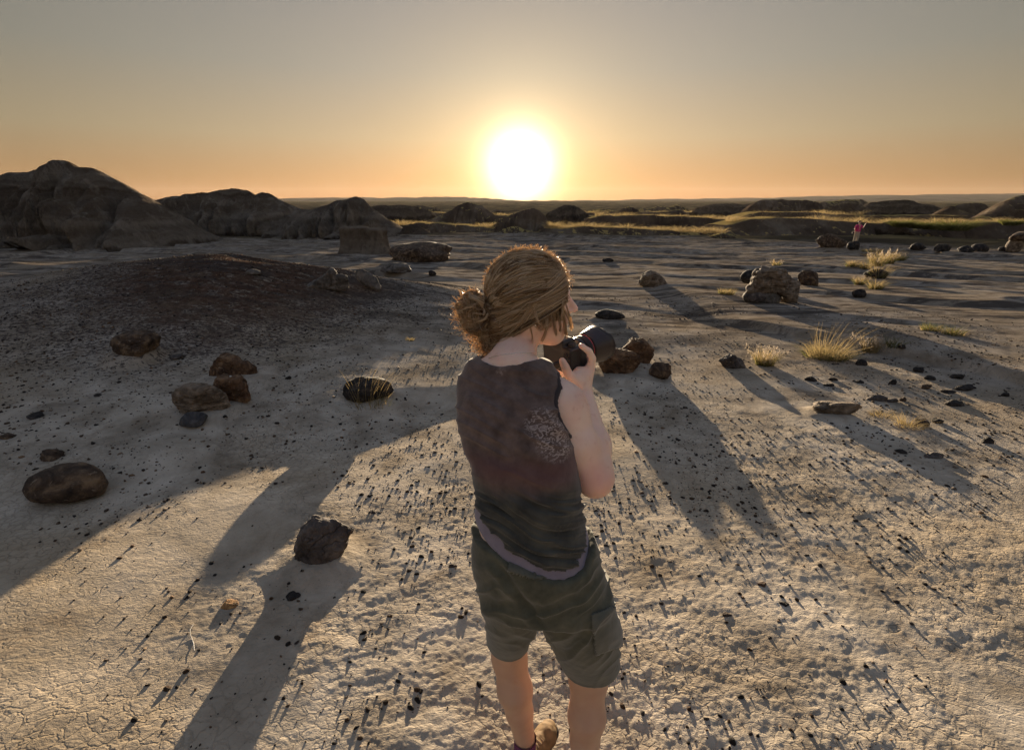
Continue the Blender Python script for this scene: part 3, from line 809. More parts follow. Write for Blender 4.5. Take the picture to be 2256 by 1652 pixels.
rock(758, 868, 820, 888, DARK, 'dark oval boulder behind tall grass left of the woman', seed=41, depth=0.75, sink=0.06, cuts=5, angular=0.5, lump=0.1, rough=0.6, sub=5)
rock(650, 771, 1146, 1243, MAUVE, 'grey angular boulder on a clay pedestal, nearest to the viewer', seed=58, depth=0.62, sink=0.0, cuts=5, angular=0.95, lump=0.16, sub=5, ped=(0.03, 1.0, 0.3), flat_bottom=0.75, rough=0.8)
rock(630, 664, 1306, 1324, DARK, 'flat black stone in the long shadow of the nearest boulder', name='stone', cat='stone', seed=55, depth=0.8, cuts=7, angular=0.8)
rock(492, 529, 1322, 1344, ORANGE, 'small orange stone casting a long narrow shadow', name='stone', cat='stone', seed=57, depth=0.8, cuts=6, angular=0.7)
rock(92, 136, 982, 1016, BROWN, 'low brown stone just behind the big oval boulder', name='stone', cat='stone', seed=61, depth=0.9, cuts=7, angular=0.8)
rock(56, 94, 910, 925, DARK, 'flat black stone in the shade above the oval boulder', name='stone', cat='stone', seed=62, depth=0.8, cuts=7, angular=0.8)
rock(0, 34, 948, 968, BROWN, 'brown stone lying against the left edge of the view', name='stone', cat='stone', seed=63, depth=0.8)
rock(204, 224, 866, 874, BLACK, 'small black stone alone on the shaded slope', name='stone', cat='stone', seed=64, depth=0.8)
rock(372, 404, 783, 794, MAUVE, 'low mauve stone between the perched boulder and the slab', name='stone', cat='stone', seed=66, depth=0.8)
# pale sandstone formations in the middle left
rock(688, 784, 588, 642, PALE, 'pale lumpy sandstone outcrop with a pointed left end', name='outcrop', cat='outcrop', seed=71, depth=0.4, cuts=3, angular=0.5, lump=0.35, rough=0.7, shape=lambda V: V * (1 + np.stack([0 * V[:, 2], 0 * V[:, 2], 0.55 * np.exp(-((V[:, 0] + 0.35) / 0.25) ** 2) * (V[:, 2] > 0)], 1)))
rock(770, 848, 588, 640, PALE, 'smooth log-shaped sandstone leaning down to the right', name='outcrop', cat='outcrop', seed=72, depth=0.45, cuts=0, angular=0.3, lump=0.05, rough=0.3, roll=33, flat_bottom=2.0, shape=lambda V: V * np.array([1.0, 0.5, 0.36]))
rock(838, 908, 592, 612, PALE, 'low pale sandstone ledge right of the log-shaped rock', name='outcrop', cat='outcrop', seed=73, depth=0.6, cuts=4, angular=0.4, lump=0.2)
rock(944, 962, 599, 611, BLACK, 'tiny black stone with a fan-shaped shadow beside the hair bun', name='stone', cat='stone', seed=74, depth=0.7)
rock(572, 690, 612, 642, PALE, 'low rounded pale hump left of the sandstone outcrop', name='outcrop', cat='outcrop', seed=75, depth=0.7, cuts=2, angular=0.3, lump=0.2, rough=0.4)
rock(540, 575, 594, 608, PALE, 'small pale rounded stone on the gravel mound', name='stone', cat='stone', seed=76, depth=0.7, cuts=2)
rock(856, 1000, 541, 578, BROWN, 'low dark gravel heap left of the head', name='gravel_heap', cat='heap', seed=77, depth=1.0, cuts=0, lump=0.2, rough=1.4)
rock(386, 436, 482, 526, TANR, 'small domed clay knob at the foot of the large hill', name='outcrop', cat='outcrop', seed=78, depth=1.0, cuts=0, lump=0.1, rough=0.6)
# right side
rock(1310, 1377, 677, 704, DARK, 'flat dark rounded boulder right of the nose', seed=81, depth=0.7, sink=0.0, cuts=4, angular=0.5, lump=0.08, ped=(0.05, 0.7, 0.5), rough=0.5)
rock(1372, 1440, 745, 806, RUST, 'upright angular brown boulder behind the lens', seed=84, depth=0.7, sink=0.03, cuts=9, angular=0.85, ped=(0.05, 1.0, 0.5))
rock(1318, 1424, 770, 826, RUST, 'broad brown boulder in front of the upright one', seed=86, depth=0.55, sink=0.02, cuts=9, angular=0.8, ped=(0.06, 1.0, 0.5), flat_bottom=0.5)
rock(1428, 1477, 797, 838, BROWN, 'small brown boulder leaning to the right beside the broad one', name='stone', cat='stone', seed=89, depth=0.5, roll=32, cuts=5, angular=0.6, flat_bottom=0.9)
rock(1579, 1643, 780, 812, MAUVE, 'triangular grey-brown boulder with a long tapering shadow', seed=92, depth=0.5, cuts=8, angular=0.9)
rock(1407, 1468, 598, 632, TANR, 'tan cracked boulder alone on the middle flat', seed=95, depth=0.8, cuts=9, angular=0.8, sub=5)
rock(1636, 1768, 589, 669, RUST, 'large brown banded boulder among round ones at the right', seed=98, depth=0.45, sink=0.02, cuts=6, angular=0.7, lump=0.25, sub=5, flat_bottom=0.9)
rock(1684, 1738, 640, 670, PALE, 'pale clay block set under the front of the banded boulder', name='pedestal', cat='pedestal', seed=99, depth=0.5, cuts=3, lump=0.06, rough=0.3, sink=0.1)
rock(1636, 1686, 634, 668, MAUVE, 'round smooth boulder in front of the banded one', seed=101, depth=0.9, cuts=1, angular=0.2, lump=0.03, rough=0.15, flat_bottom=0.9)
rock(1630, 1670, 596, 628, DARK, 'dark round boulder left of the banded one', seed=102, depth=0.9, cuts=3, angular=0.4, lump=0.06, rough=0.3, flat_bottom=0.9, lift=0.05)
rock(1762, 1800, 596, 628, BROWN, 'dark brown round boulder right of the banded one', seed=103, depth=0.9, cuts=4, angular=0.5, lump=0.06, rough=0.4, flat_bottom=0.9)
rock(1800, 1856, 515, 546, BROWN, 'brown overhanging boulder left of the far walker', seed=106, depth=0.7, sink=0.0, cuts=7, angular=0.7, ped=(0.22, 0.6, 0.35), flat_bottom=0.5)
rock(1864, 1891, 533, 553, BLACK, 'black pointed rock in front of the far walker', seed=107, depth=0.7, cuts=5, angular=0.6)
rock(2003, 2035, 540, 556, BLACK, 'black boulder, leftmost of the far row on the right', seed=109, depth=0.8, cuts=4)
rock(2062, 2095, 537, 555, DARK, 'dark boulder second from left in the far row', seed=110, depth=0.8, cuts=5)
rock(2112, 2142, 540, 556, DARK, 'low dark boulder third from left in the far row', seed=111, depth=0.8, cuts=5)
rock(2138, 2174, 535, 555, BLACK, 'rounded black boulder fourth from left in the far row', seed=112, depth=0.8, cuts=2, lump=0.08)
rock(2200, 2228, 543, 555, BLACK, 'low black boulder left of the capped pillar', seed=113, depth=0.8, cuts=4)
rock(1908, 1952, 590, 613, BLACK, 'black boulder beside the line of dry grass', seed=115, depth=0.8, cuts=5)
rock(1877, 1907, 636, 657, BLACK, 'black tilted boulder below the dry grass clump', seed=117, depth=0.7, cuts=5, roll=15)
rock(1792, 1893, 882, 913, TANR, 'wide flat tan slab perched on a clay pedestal', name='slab', cat='slab', seed=121, depth=0.5, sink=0.0, cuts=8, angular=0.8, ped=(0.035, 0.62, 0.45), flat_bottom=0.5)
rock(1910, 1953, 866, 885, MAUVE, 'broken grey slab fragment, left of three behind the tan slab', name='stone', cat='stone', seed=123, depth=0.5, cuts=9, angular=0.9)
rock(1948, 1979, 873, 887, MAUVE, 'broken grey slab fragment, middle of three behind the tan slab', name='stone', cat='stone', seed=124, depth=0.5, cuts=9, angular=0.9)
rock(1982, 1998, 872, 885, BROWN, 'small brown knob at the right end of the slab fragments', name='stone', cat='stone', seed=125, depth=0.6)
rock(1884, 1908, 788, 806, BLACK, 'black round stone below the big tuft of grass', name='stone', cat='stone', seed=127, depth=0.8, cuts=3)
rock(2080, 2126, 879, 896, DARK, 'flat dark stone lying alone at the right', name='stone', cat='stone', seed=129, depth=0.6)
rock(2010, 2042, 920, 941, BROWN, 'brown stone at the right end of the low dry grass', name='stone', cat='stone', seed=131, depth=0.7)
rock(2053, 2078, 918, 934, BLACK, 'black stone right of the low dry grass', name='stone', cat='stone', seed=133, depth=0.7)
rock(1976, 1995, 765, 776, BLACK, 'black stone in front of the dim grey-green shrub', name='stone', cat='stone', seed=134, depth=0.7)
rock(2100, 2148, 848, 862, DARK, 'long low dark stone above the flat one at the right', name='stone', cat='stone', seed=135, depth=0.6)
rock(2076, 2104, 856, 868, DARK, 'dark stone touching the left end of the long low one', name='stone', cat='stone', seed=136, depth=0.7)
rock(2034, 2060, 825, 838, BLACK, 'black stone on the pale crest, upper of a pair', name='stone', cat='stone', seed=137, depth=0.7)
rock(2028, 2052, 842, 858, BROWN, 'pinkish brown stone just below the black one on the crest', name='stone', cat='stone', seed=138, depth=0.7)
rock(2094, 2125, 820, 836, BLACK, 'black stone at the edge of the shaded band on the right', name='stone', cat='stone', seed=139, depth=0.7)
rock(2010, 2034, 806, 822, BLACK, 'black stone in the shaded band above the crest', name='stone', cat='stone', seed=140, depth=0.7)
rock(1955, 1975, 832, 848, BLACK, 'black stone standing alone left of the crest', name='stone', cat='stone', seed=141, depth=0.7)
rock(1884, 1904, 834, 845, BLACK, 'black oval stone, rightmost of three below the tufts', name='stone', cat='stone', seed=142, depth=0.7)
rock(1826, 1846, 828, 840, BLACK, 'black stone, middle of three below the tufts', name='stone', cat='stone', seed=143, depth=0.7)
rock(1774, 1800, 826, 841, BLACK, 'black stone, leftmost of three below the tufts', name='stone', cat='stone', seed=144, depth=0.7)
rock(1814, 1838, 840, 852, DARK, 'rough dark clod just below the three black stones', name='stone', cat='stone', seed=145, depth=0.7)
rock(2206, 2224, 862, 874, BLACK, 'black stone with a lit left side near the right edge', name='stone', cat='stone', seed=146, depth=0.7)
rock(2158, 2184, 958, 978, BLACK, 'black clod with a long shadow near the right edge', name='stone', cat='stone', seed=147, depth=0.7)
rock(1972, 2000, 986, 1000, BLACK, 'black stone beside the tip of the slab shadow', name='stone', cat='stone', seed=148, depth=0.7)
rock(2030, 2074, 995, 1010, MAUVE, 'flat grey stone low on the right slope', name='stone', cat='stone', seed=149, depth=0.7)
rock(1326, 1352, 568, 578, BLACK, 'black log-shaped stone on the flat right of the head', name='stone', cat='stone', seed=150, depth=0.5)
rock(1648, 1678, 1462 / 1652 * 1652 - 400, 1078, BLACK, 'black stone in the open clay right of the elbow shadow', name='stone', cat='stone', seed=152, depth=0.7) if False else None
rock(1456, 1474, 1058, 1068, BLACK, 'black stone at the left edge of the large boulder shadow', name='stone', cat='stone', seed=153, depth=0.7)
rock(1668, 1690, 1279, 1292, RUST, 'small reddish stone in the right foreground', name='stone', cat='stone', seed=154, depth=0.7)
rock(1716, 1738, 1324, 1338, DARK, 'dark flat stone low in the right foreground', name='stone', cat='stone', seed=155, depth=0.7)
rock(1590, 1612, 1348, 1360, BROWN, 'brown stone near the shorts in the right foreground', name='stone', cat='stone', seed=156, depth=0.7)
rock(988, 1008, 1240, 1252, BROWN, 'brown stone left of the hip', name='stone', cat='stone', seed=157, depth=0.7)
rock(1184, 1206, 752, 762, BLACK, 'black stone', name='stone', cat='stone', seed=158) if False else None
rock(1376, 1396, 860, 870, BLACK, 'black stone', name='stone', cat='stone', seed=159) if False else None
rock(1184 - 0, 1200, 1500, 1510, BLACK, 'x', seed=160) if False else None
rock(186, 206, 484, 500, PALE, 'x', seed=161) if False else None
rock(722, 740, 806, 816, BLACK, 'black stone', seed=162) if False else None
rock(628, 642, 826, 836, BLACK, 'black block of stone right of the tilted slab', name='stone', cat='stone', seed=163, depth=0.7)
rock(504, 513, 1398, 1404, BLACK, 'x', seed=164) if False else None
rock(1676, 1698, 842, 856, BLACK, 'black stone right of the leaning small boulder', name='stone', cat='stone', seed=165, depth=0.7) if False else None


POLYROCKS = []
def polyrock(poly, mat, label, depth=0.6, seed=1, name='boulder', cat='boulder', lift=0.0, round_=0.22, ped=None, rough=1.0, back=0.0):
    """a boulder whose outline, seen from the viewer's side, is a measured polygon; it has its full depth behind"""
    xs = [q[0] for q in poly]; ys = [q[1] for q in poly]
    g = ground_at((min(xs) + max(xs)) / 2, max(ys), lift); g.z -= lift
    s = px_size(g)
    w = (max(xs) - min(xs)) / s
    Yc = g.y + w * depth * 0.40 + back
    if ped: CONES.append((g.x * Yc / g.y, Yc, w * ped[0], lift + 0.02, ped[1]))
    POLYROCKS.append(dict(poly=poly, mat=mat, label=label, w=w, d=w * depth, y=Yc, x=g.x * Yc / g.y, seed=seed, name=name, cat=cat, round_=round_, rough=rough))
    ROCKS_AREA.append((g.x, Yc, w * 0.5))
ROCKS_AREA = []
polyrock([(650, 1180), (668, 1162), (683, 1147), (702, 1152), (735, 1156), (771, 1178), (764, 1200), (752, 1215), (744, 1240), (700, 1246), (655, 1240), (652, 1205)], MAUVE,
         'grey angular boulder on a clay pedestal, nearest to the viewer', depth=0.62, seed=52, lift=0.03, ped=(1.0, 0.3), round_=0.16)
polyrock([(253, 750), (264, 735), (308, 731), (326, 738), (338, 750), (333, 768), (316, 788), (281, 780), (262, 768)], BROWN,
         'flat-topped brown boulder perched on a pale clay pedestal by the gravel mound', depth=0.8, seed=8, lift=0.10, ped=(0.85, 0.42))
polyrock([(469, 806), (486, 784), (510, 786), (536, 794), (582, 809), (579, 832), (557, 842), (498, 836), (469, 823)], RUST,
         'tilted angular brown slab at the back of the three boulders', depth=0.45, seed=14, lift=0.03, ped=(0.9, 0.5), round_=0.10, back=0.16)
polyrock([(469, 846), (472, 834), (483, 828), (510, 828), (527, 832), (548, 855), (557, 876), (548, 886), (530, 894), (498, 886), (478, 866)], RUST,
         'rusty angular boulder with a white pebble on its top', depth=0.6, seed=21, round_=0.13)
polyrock([(392, 861), (402, 850), (416, 845), (457, 848), (486, 861), (496, 876), (503, 896), (492, 912), (440, 914), (420, 906), (408, 890), (394, 879)], TANR,
         'banded tan and brown boulder left of the rusty one', depth=0.7, seed=27, lift=0.03, ped=(0.95, 0.5))
polyrock([(1364, 790), (1368, 770), (1382, 755), (1394, 744), (1404, 748), (1416, 747), (1430, 757), (1440, 768), (1436, 792), (1424, 806), (1400, 812), (1376, 808)], RUST,
         'upright angular brown boulder behind the lens', depth=0.6, seed=84, lift=0.05, ped=(1.0, 0.5), back=0.12)
polyrock([(1317, 799), (1330, 782), (1350, 770), (1372, 771), (1396, 775), (1412, 782), (1414, 798), (1402, 820), (1386, 828), (1330, 826), (1322, 812)], RUST,
         'broad brown boulder in front of the upright one', depth=0.5, seed=86, lift=0.04, ped=(1.0, 0.5))
polyrock([(1578, 806), (1580, 793), (1592, 791), (1600, 787), (1611, 780), (1622, 785), (1634, 793), (1643, 808), (1636, 813), (1588, 813)], MAUVE,
         'triangular grey-brown boulder with a long tapering shadow', depth=0.45, seed=92, round_=0.12)
polyrock([(1660, 600), (1672, 590), (1700, 589), (1728, 592), (1740, 598), (1748, 608), (1766, 612), (1764, 626), (1754, 640), (1750, 656), (1746, 673), (1728, 674), (1724, 656), (1712, 648),
          (1690, 647), (1668, 646), (1640, 650), (1644, 636), (1654, 622)], TANR, 'large brown banded boulder with an overhang and a dark leg at its right end', depth=0.45, seed=98, round_=0.14, back=0.35)
polyrock([(1664, 644), (1700, 642), (1722, 648), (1728, 660), (1722, 668), (1690, 670), (1668, 666)], PALE, 'pale clay block set under the overhang of the banded boulder', depth=0.35, seed=99, back=0.15,
         name='pedestal', cat='pedestal', rough=0.5)
polyrock([(1760, 606), (1772, 596), (1788, 596), (1801, 602), (1799, 618), (1795, 630), (1768, 630), (1762, 618)], BROWN, 'dark brown squarish boulder right of the banded one', depth=0.7, seed=103)
polyrock([(1800, 529), (1812, 518), (1828, 514), (1840, 519), (1848, 526), (1864, 530), (1856, 540), (1846, 546), (1821, 548), (1807, 544)], BROWN,
         'brown overhanging boulder left of the far walker', depth=0.6, seed=106, lift=0.15, ped=(0.6, 0.35))
polyrock([(768, 594), (778, 588), (790, 589), (815, 600), (838, 616), (848, 632), (845, 641), (832, 640), (806, 630), (784, 616), (770, 604)], PALE,
         'smooth log-shaped sandstone leaning down to the right', depth=0.3, seed=72, name='outcrop', cat='outcrop', round_=0.2, rough=0.25)
polyrock([(640, 641), (668, 626), (700, 614), (718, 600), (729, 588), (737, 589), (746, 604), (766, 600), (784, 612), (788, 640)], PALE,
         'pale lumpy sandstone outcrop with a pointed left end', depth=0.3, seed=71, name='outcrop', cat='outcrop', round_=0.14, rough=0.6)
polyrock([(1407, 622), (1416, 606), (1434, 598), (1452, 602), (1462, 612), (1468, 624), (1464, 633), (1430, 634), (1412, 630)], TANR, 'tan cracked boulder alone on the middle flat', depth=0.7, seed=95)
REPLACED = {q['label'] for q in POLYROCKS}
for lab in ('large brown banded boulder among round ones at the right', 'pale clay block set under the front of the banded boulder', 'dark leg of rock under the right end of the banded boulder',
            'dark brown round boulder right of the banded one', 'low rounded pale hump left of the sandstone outcrop'):
    REPLACED.add(lab)
def build_polyrocks():
    for q in POLYROCKS:
        Y = q['y']; P = np.array([list(at(a, b, Y)) for a, b in q['poly']])
        cx, z0 = q['x'], P[:, 2].min()
        PX, PZ = P[:, 0] - cx, P[:, 2] - z0
        w, dp = q['w'], q['d']; h = w / 75
        B = Field((PX.min() - 0.1 * w, -dp * 0.62, -0.12 * w), (PX.max() + 0.1 * w, dp * 0.62, PZ.max() + 0.1 * w), h)
        x, y, z = B.pts((slice(None),) * 3)
        X2, Z2 = x[:, 0, :] + 0 * z[0], z[0] + 0 * x[:, 0, :]
        # signed distance to the outline
        d2 = np.full(X2.shape, 1e9); ins = np.zeros(X2.shape, bool); n = len(PX)
        for i in range(n):
            ax, az, bx, bz = PX[i], PZ[i], PX[(i + 1) % n], PZ[(i + 1) % n]
            ex, ez = bx - ax, bz - az
            t = np.clip(((X2 - ax) * ex + (Z2 - az) * ez) / (ex * ex + ez * ez), 0, 1)
            d2 = np.minimum(d2, (X2 - ax - t * ex) ** 2 + (Z2 - az - t * ez) ** 2)
            ins ^= ((az > Z2) != (bz > Z2)) & (X2 < ex * (Z2 - az) / (ez + 1e-12) + ax)
        sd = np.where(ins, -1, 1) * np.sqrt(d2)
        rr = q['round_'] * w
        # slanted faces front and back, like broken stone
        r = np.random.default_rng(q['seed'])
        ya = np.full(np.broadcast(x, y, z).shape, -9.0, np.float32)
        for k in range(9):
            a = r.uniform(-1.1, 1.1); b_ = r.uniform(-0.7, 1.0); sgn = -1 if k % 2 else 1
            nv = np.array([math.sin(a) * 0.34, sgn * math.cos(a), b_ * 0.42]); nv /= np.linalg.norm(nv)
            off = dp * r.uniform(0.40, 0.52)
            ya = np.maximum(ya, nv[0] * x + nv[1] * y + nv[2] * (z - PZ.max() * 0.5) - off)
        ya = np.maximum(ya, np.abs(y) - dp * 0.5)
        A = sd[:, None, :].astype(np.float32) + 0 * ya
        m = np.maximum(A, ya); kk = rr * 0.6
        hh = np.maximum(kk - np.abs(A - ya), 0) / kk
        B.F = (m + hh * hh * kk * 0.25 + 0.0).astype(np.float32)
        V, F = skin_of(B, 2)
        N = normals(V, F); s = V / w * 1.0 + q['seed'] * 3.3
        cr = np.abs(fbm(s[:, 0] * 2.6, s[:, 1] * 2.6, s[:, 2] * 3.4, o=3, s=q['seed']))
        disp = q['rough'] * (0.030 * fbm(s[:, 0] * 3, s[:, 1] * 3, s[:, 2] * 3, o=2, s=q['seed'] + 3) + 0.020 * fbm(s[:, 0] * 9, s[:, 1] * 9, s[:, 2] * 12, o=3, s=q['seed'] + 5) - 0.035 * np.exp(-(cr / 0.035) ** 2))
        V = V + N * (disp * w)[:, None]
        gz = float(terrain(cx, Y))
        o = mesh_np(q['name'], V, F, [q['mat']]); o.location = (cx, Y, z0)
        # let the foot meet the ground
        gap = z0 - gz
        if gap > 0.004: o.location.z = z0 - min(gap, 0.25 * w) * 1.0 - 0.004
        q['obj'] = o; tag(o, q['label'], q['cat'])
PEBBLE_OVER = []
def build_rocks():
    build_polyrocks()
    ROCKS[:] = [q for q in ROCKS if q['label'] not in REPLACED]
    for q in ROCKS:
        V, F = rock_mesh((q['w'], q['d'], q['h']), q['seed'], **{'sub': 4, 'roll': q['roll'], 'tilt': q['tilt'], **q['kw']})
        Rm = np.array(Matrix.Rotation(R(q['yaw']), 3, 'Z'))
        V = V @ Rm.T
        if True:
            V[:, 1] *= q['d'] / np.ptp(V[:, 1])
            V[:, 0] *= q['w'] / np.ptp(V[:, 0]); V[:, 2] *= q['h'] / np.ptp(V[:, 2])
        o = mesh_np(q['name'], V, F, [q['mat']])
        gz = float(terrain(q['x'], q['y']))
        o.location = (q['x'], q['y'], gz + q['h'] / 2 - q['sink'] * q['h'] - (0.0 if q['lift'] else 0.006) + q['lift'])
        q['obj'] = o
        tag(o, q['label'], q['cat'], q['group'])
    # the white pebble that lies on the rusty boulder
    r0 = [q for q in POLYROCKS if 'white pebble' in q['label']][0]
    V, F = rock_mesh((0.024, 0.02, 0.014), 5, sub=2, cuts=2, lump=0.08, rough=0.2)
    o = mesh_np('pebble', V, F, [WHITE])
    Vr = np.array([v.co[:] for v in r0['obj'].data.vertices]) + np.array(r0['obj'].location)
    d = ray(508, 830)
    P = np.stack([d[0] * Vr[:, 1], d[2] * Vr[:, 1] + CAMH], 1)
    k = np.argmin(np.abs(P[:, 0] - Vr[:, 0]) + np.abs(P[:, 1] - Vr[:, 2]) * 1.0 + 0.001 * Vr[:, 1])
    o.location = Vector(Vr[k]) + Vector((0, 0, 0.006))
    tag(o, 'white pebble resting on top of the rusty boulder', 'pebble')
    # a bleached bent twig on the left foreground
    tw = [ground_at(a, b) for a, b in ((427, 1378), (420, 1392), (421, 1404), (427, 1418), (430, 1438))]
    L = np.array([[list(q + Vector((0, 0, 0.006 + 0.004 * math.sin(i * 1.7)))) for i, q in enumerate(tw)]])
    V, F = tubes(L, np.array([[0.0012, 0.0018, 0.0016, 0.0019, 0.0011]]), 5)
    c = L[0].mean(0); o = mesh_np('twig', V - c, F, [WHITE]); o.location = c
    tag(o, 'bleached bent twig lying on the clay left of the long boulder shadow', 'twig')
    # capped pillar at the right edge
    g = ground_at(2238, 556)
    root = empty('hoodoo', g)
    s = px_size(g)
    tag(root, 'capped clay pillar at the right edge of the far row of boulders', 'hoodoo')
    V, F = rock_mesh((30 / s, 24 / s, 34 / s), 7, sub=4, cuts=2, lump=0.05, rough=0.5, flat_bottom=0.9)
    V[:, 0] *= 1 + 0.25 * np.clip(-V[:, 2] / V[:, 2].max(), -0.3, 1)
    o = mesh_np('column', V, F, [TANR], parent=root); o.location = (0, 0.2, 14 / s)
    V, F = rock_mesh((64 / s, 40 / s, 20 / s), 17, sub=4, cuts=7, angular=0.7, lump=0.12)
    o = mesh_np('cap', V, F, [BROWN], parent=root); o.location = (10 / s, 0.2, 34 / s)
    # the broad pillar left of the head
    g = ground_at(805, 560)
    root = empty('hoodoo', g); s = px_size(g)
    tag(root, 'broad flat-topped clay pillar below the pointed knoll', 'hoodoo')
    n, mm = 90, 60
    th = np.linspace(0, 2 * math.pi, n, endpoint=False); hh = np.linspace(0, 1, mm)
    T, Hh = np.meshgrid(th, hh)
    def rad(T, Hh, seed, flare):
        r = 1 + flare * (1 - Hh) ** 2.2 - 0.08 * np.sin(Hh * 3.1) + 0.10 * vnoise(np.cos(T) * 2.2, np.sin(T) * 2.2 + Hh * 0.7, Hh * 1.5, s=seed) \
            + 0.05 * np.abs(vnoise(np.cos(T) * 7, np.sin(T) * 7, Hh * 1.2, s=seed + 3))
        return r * np.where(Hh > 0.93, np.sqrt(np.clip(1 - ((Hh - 0.93) / 0.07) ** 2, 0, 1)) * 0.9 + 0.1, 1)
    for nm, cx, w, h, seed, fl in (('column', -16 / s, 64 / s, 66 / s, 3, 0.45), ('column', 26 / s, 52 / s, 62 / s, 9, 0.5)):
        r = rad(T, Hh, seed, fl) * w / 2
        V = np.stack([r * np.cos(T) + cx, r * np.sin(T) * 0.8, Hh * h - 0.15], -1).reshape(-1, 3)
        mesh_np(nm, V, grid_faces(mm, n, True), [MAT_HILL], parent=root)

def scatter_pebbles():
    """the gravel: thousands of small dark stones, many standing on little stems of clay"""
    r = np.random.default_rng(99)
    n = 120000
    ang = r.uniform(-R(50), R(50), n)
    rad = 1.0 + 11.5 * r.random(n) ** 0.9
    x, y = rad * np.sin(ang), rad * np.cos(ang)
    clus = fbm(x * 1.1, y * 1.1, o=3, s=91)
    fine = fbm(x * 5, y * 5, o=2, s=93)
    dens = 0.30 + 0.55 * clus + 0.5 * np.maximum(fine, 0)
    dens = dens + 0.30 * sstep(0.2, 1.2, x) * sstep(6, 2.5, y) + 0.25 * sstep(5.2, 8, rad) * (x < 0)
    dens = dens * np.where((x < -0.7) & (y < 2.6), 0.28, 1.0)
    # around the gravel mound the debris is denser
    dm = np.hypot(x + 5.6, y - 8.4)
    dens = dens + 0.7 * np.exp(-(dm / 3.2) ** 2)
    # a dense brown patch left of the woman
    dens = dens + 0.9 * np.exp(-(((x + 0.55) / 0.4) ** 2 + ((y - 3.0) / 0.55) ** 2))
    keep = r.random(n) < np.clip(dens, 0.02, 1) * 0.36
    x, y = x[keep], y[keep]
    sz = 0.0012 + 0.0020 * r.lognormal(0, 0.85, len(x)) 
    sz = np.minimum(sz, 0.011) * (1 + 0.13 * np.hypot(x, y) * 0.5)
    # leave the boulders and the feet free
    ok = np.ones(len(x), bool)
    for q in ROCKS:
        ok &= np.hypot(x - q['x'], y - q['y']) > q['w'] * 0.5
    for (rx_, ry_, rw_) in ROCKS_AREA: ok &= np.hypot(x - rx_, y - ry_) > rw_
    for fx, fy in ((0.05, 1.12), (0.17, 1.02)):
        ok &= np.hypot(x - fx, y - fy) > 0.17
    x, y, sz = x[ok], y[ok], sz[ok]
    order = np.argsort(-sz / np.hypot(x, y))
    x, y, sz = x[order], y[order], sz[order]
    z = terrain(x, y)
    nb = 240
    # the largest ones as pebbles of their own
    protos = [mesh_np('pebble', *[a for a in rock_mesh((1, 1, 0.8), 200 + i, sub=2, cuts=5, angular=0.7)], [(BLACK, BROWN, DARK, RUST, BLACK, MAUVE)[i]]) for i in range(6)]
    datas = [p.data for p in protos]
    for p in protos: bpy.data.objects.remove(p)
    for i in range(nb):
        o = bpy.data.objects.new('pebble', datas[i % 6]); COL.objects.link(o)
        s = sz[i] * 2
        o.scale = (s * r.uniform(0.9, 1.4), s * r.uniform(0.7, 1.1), s * r.uniform(0.7, 1.0))
        o.rotation_euler = (0, 0, r.uniform(0, 6.28))
        o.location = (x[i], y[i], z[i] + s * 0.16)
        side = 'left' if x[i] < -0.15 else ('right' if x[i] > 0.45 else 'middle')
        lab = {'left': 'small dark pebble standing on the pale clay left of the woman', 'right': 'small dark pebble standing on the pale clay right of the woman',
               'middle': 'small dark pebble on the clay close beside or beyond the woman'}[side]
        tag(o, lab, 'pebble', {'left': 'loose dark pebbles on the left clay', 'right': 'loose dark pebbles on the right clay', 'middle': 'loose dark pebbles about the woman'}[side])
    x, y, z, sz = x[nb:], y[nb:], z[nb:], sz[nb:]
    Vi, Fi = ICO[1]
    m = len(x)
    var = 1 + 0.28 * r.normal(size=(m, len(Vi), 1))
    sc = np.stack([sz * r.uniform(0.9, 1.5, m), sz * r.uniform(0.8, 1.2, m), sz * r.uniform(0.6, 1.0, m)], 1)[:, None, :]
    V = Vi[None] * np.clip(var, 0.6, 1.5) * sc
    a = r.uniform(0, 6.28, m)[:, None]
    V = np.stack([V[..., 0] * np.cos(a) - V[..., 1] * np.sin(a), V[..., 0] * np.sin(a) + V[..., 1] * np.cos(a), V[..., 2]], -1)
    V = V + np.stack([x, y, z + sz * 0.2], 1)[:, None, :]
    F = Fi[None] + (np.arange(m) * len(Vi))[:, None, None]
    o = mesh_np('gravel', V.reshape(-1, 3), F.reshape(-1, 3), [BLACK, BROWN, TANR, RUST], smooth=False, mat_idx=np.repeat(np.searchsorted([0.5, 0.78, 0.88], r.random(m)), len(Fi)))
    tag(o, 'small dark gravel scattered over the pale clay', kind='stuff')
    print('pebbles', m + nb)
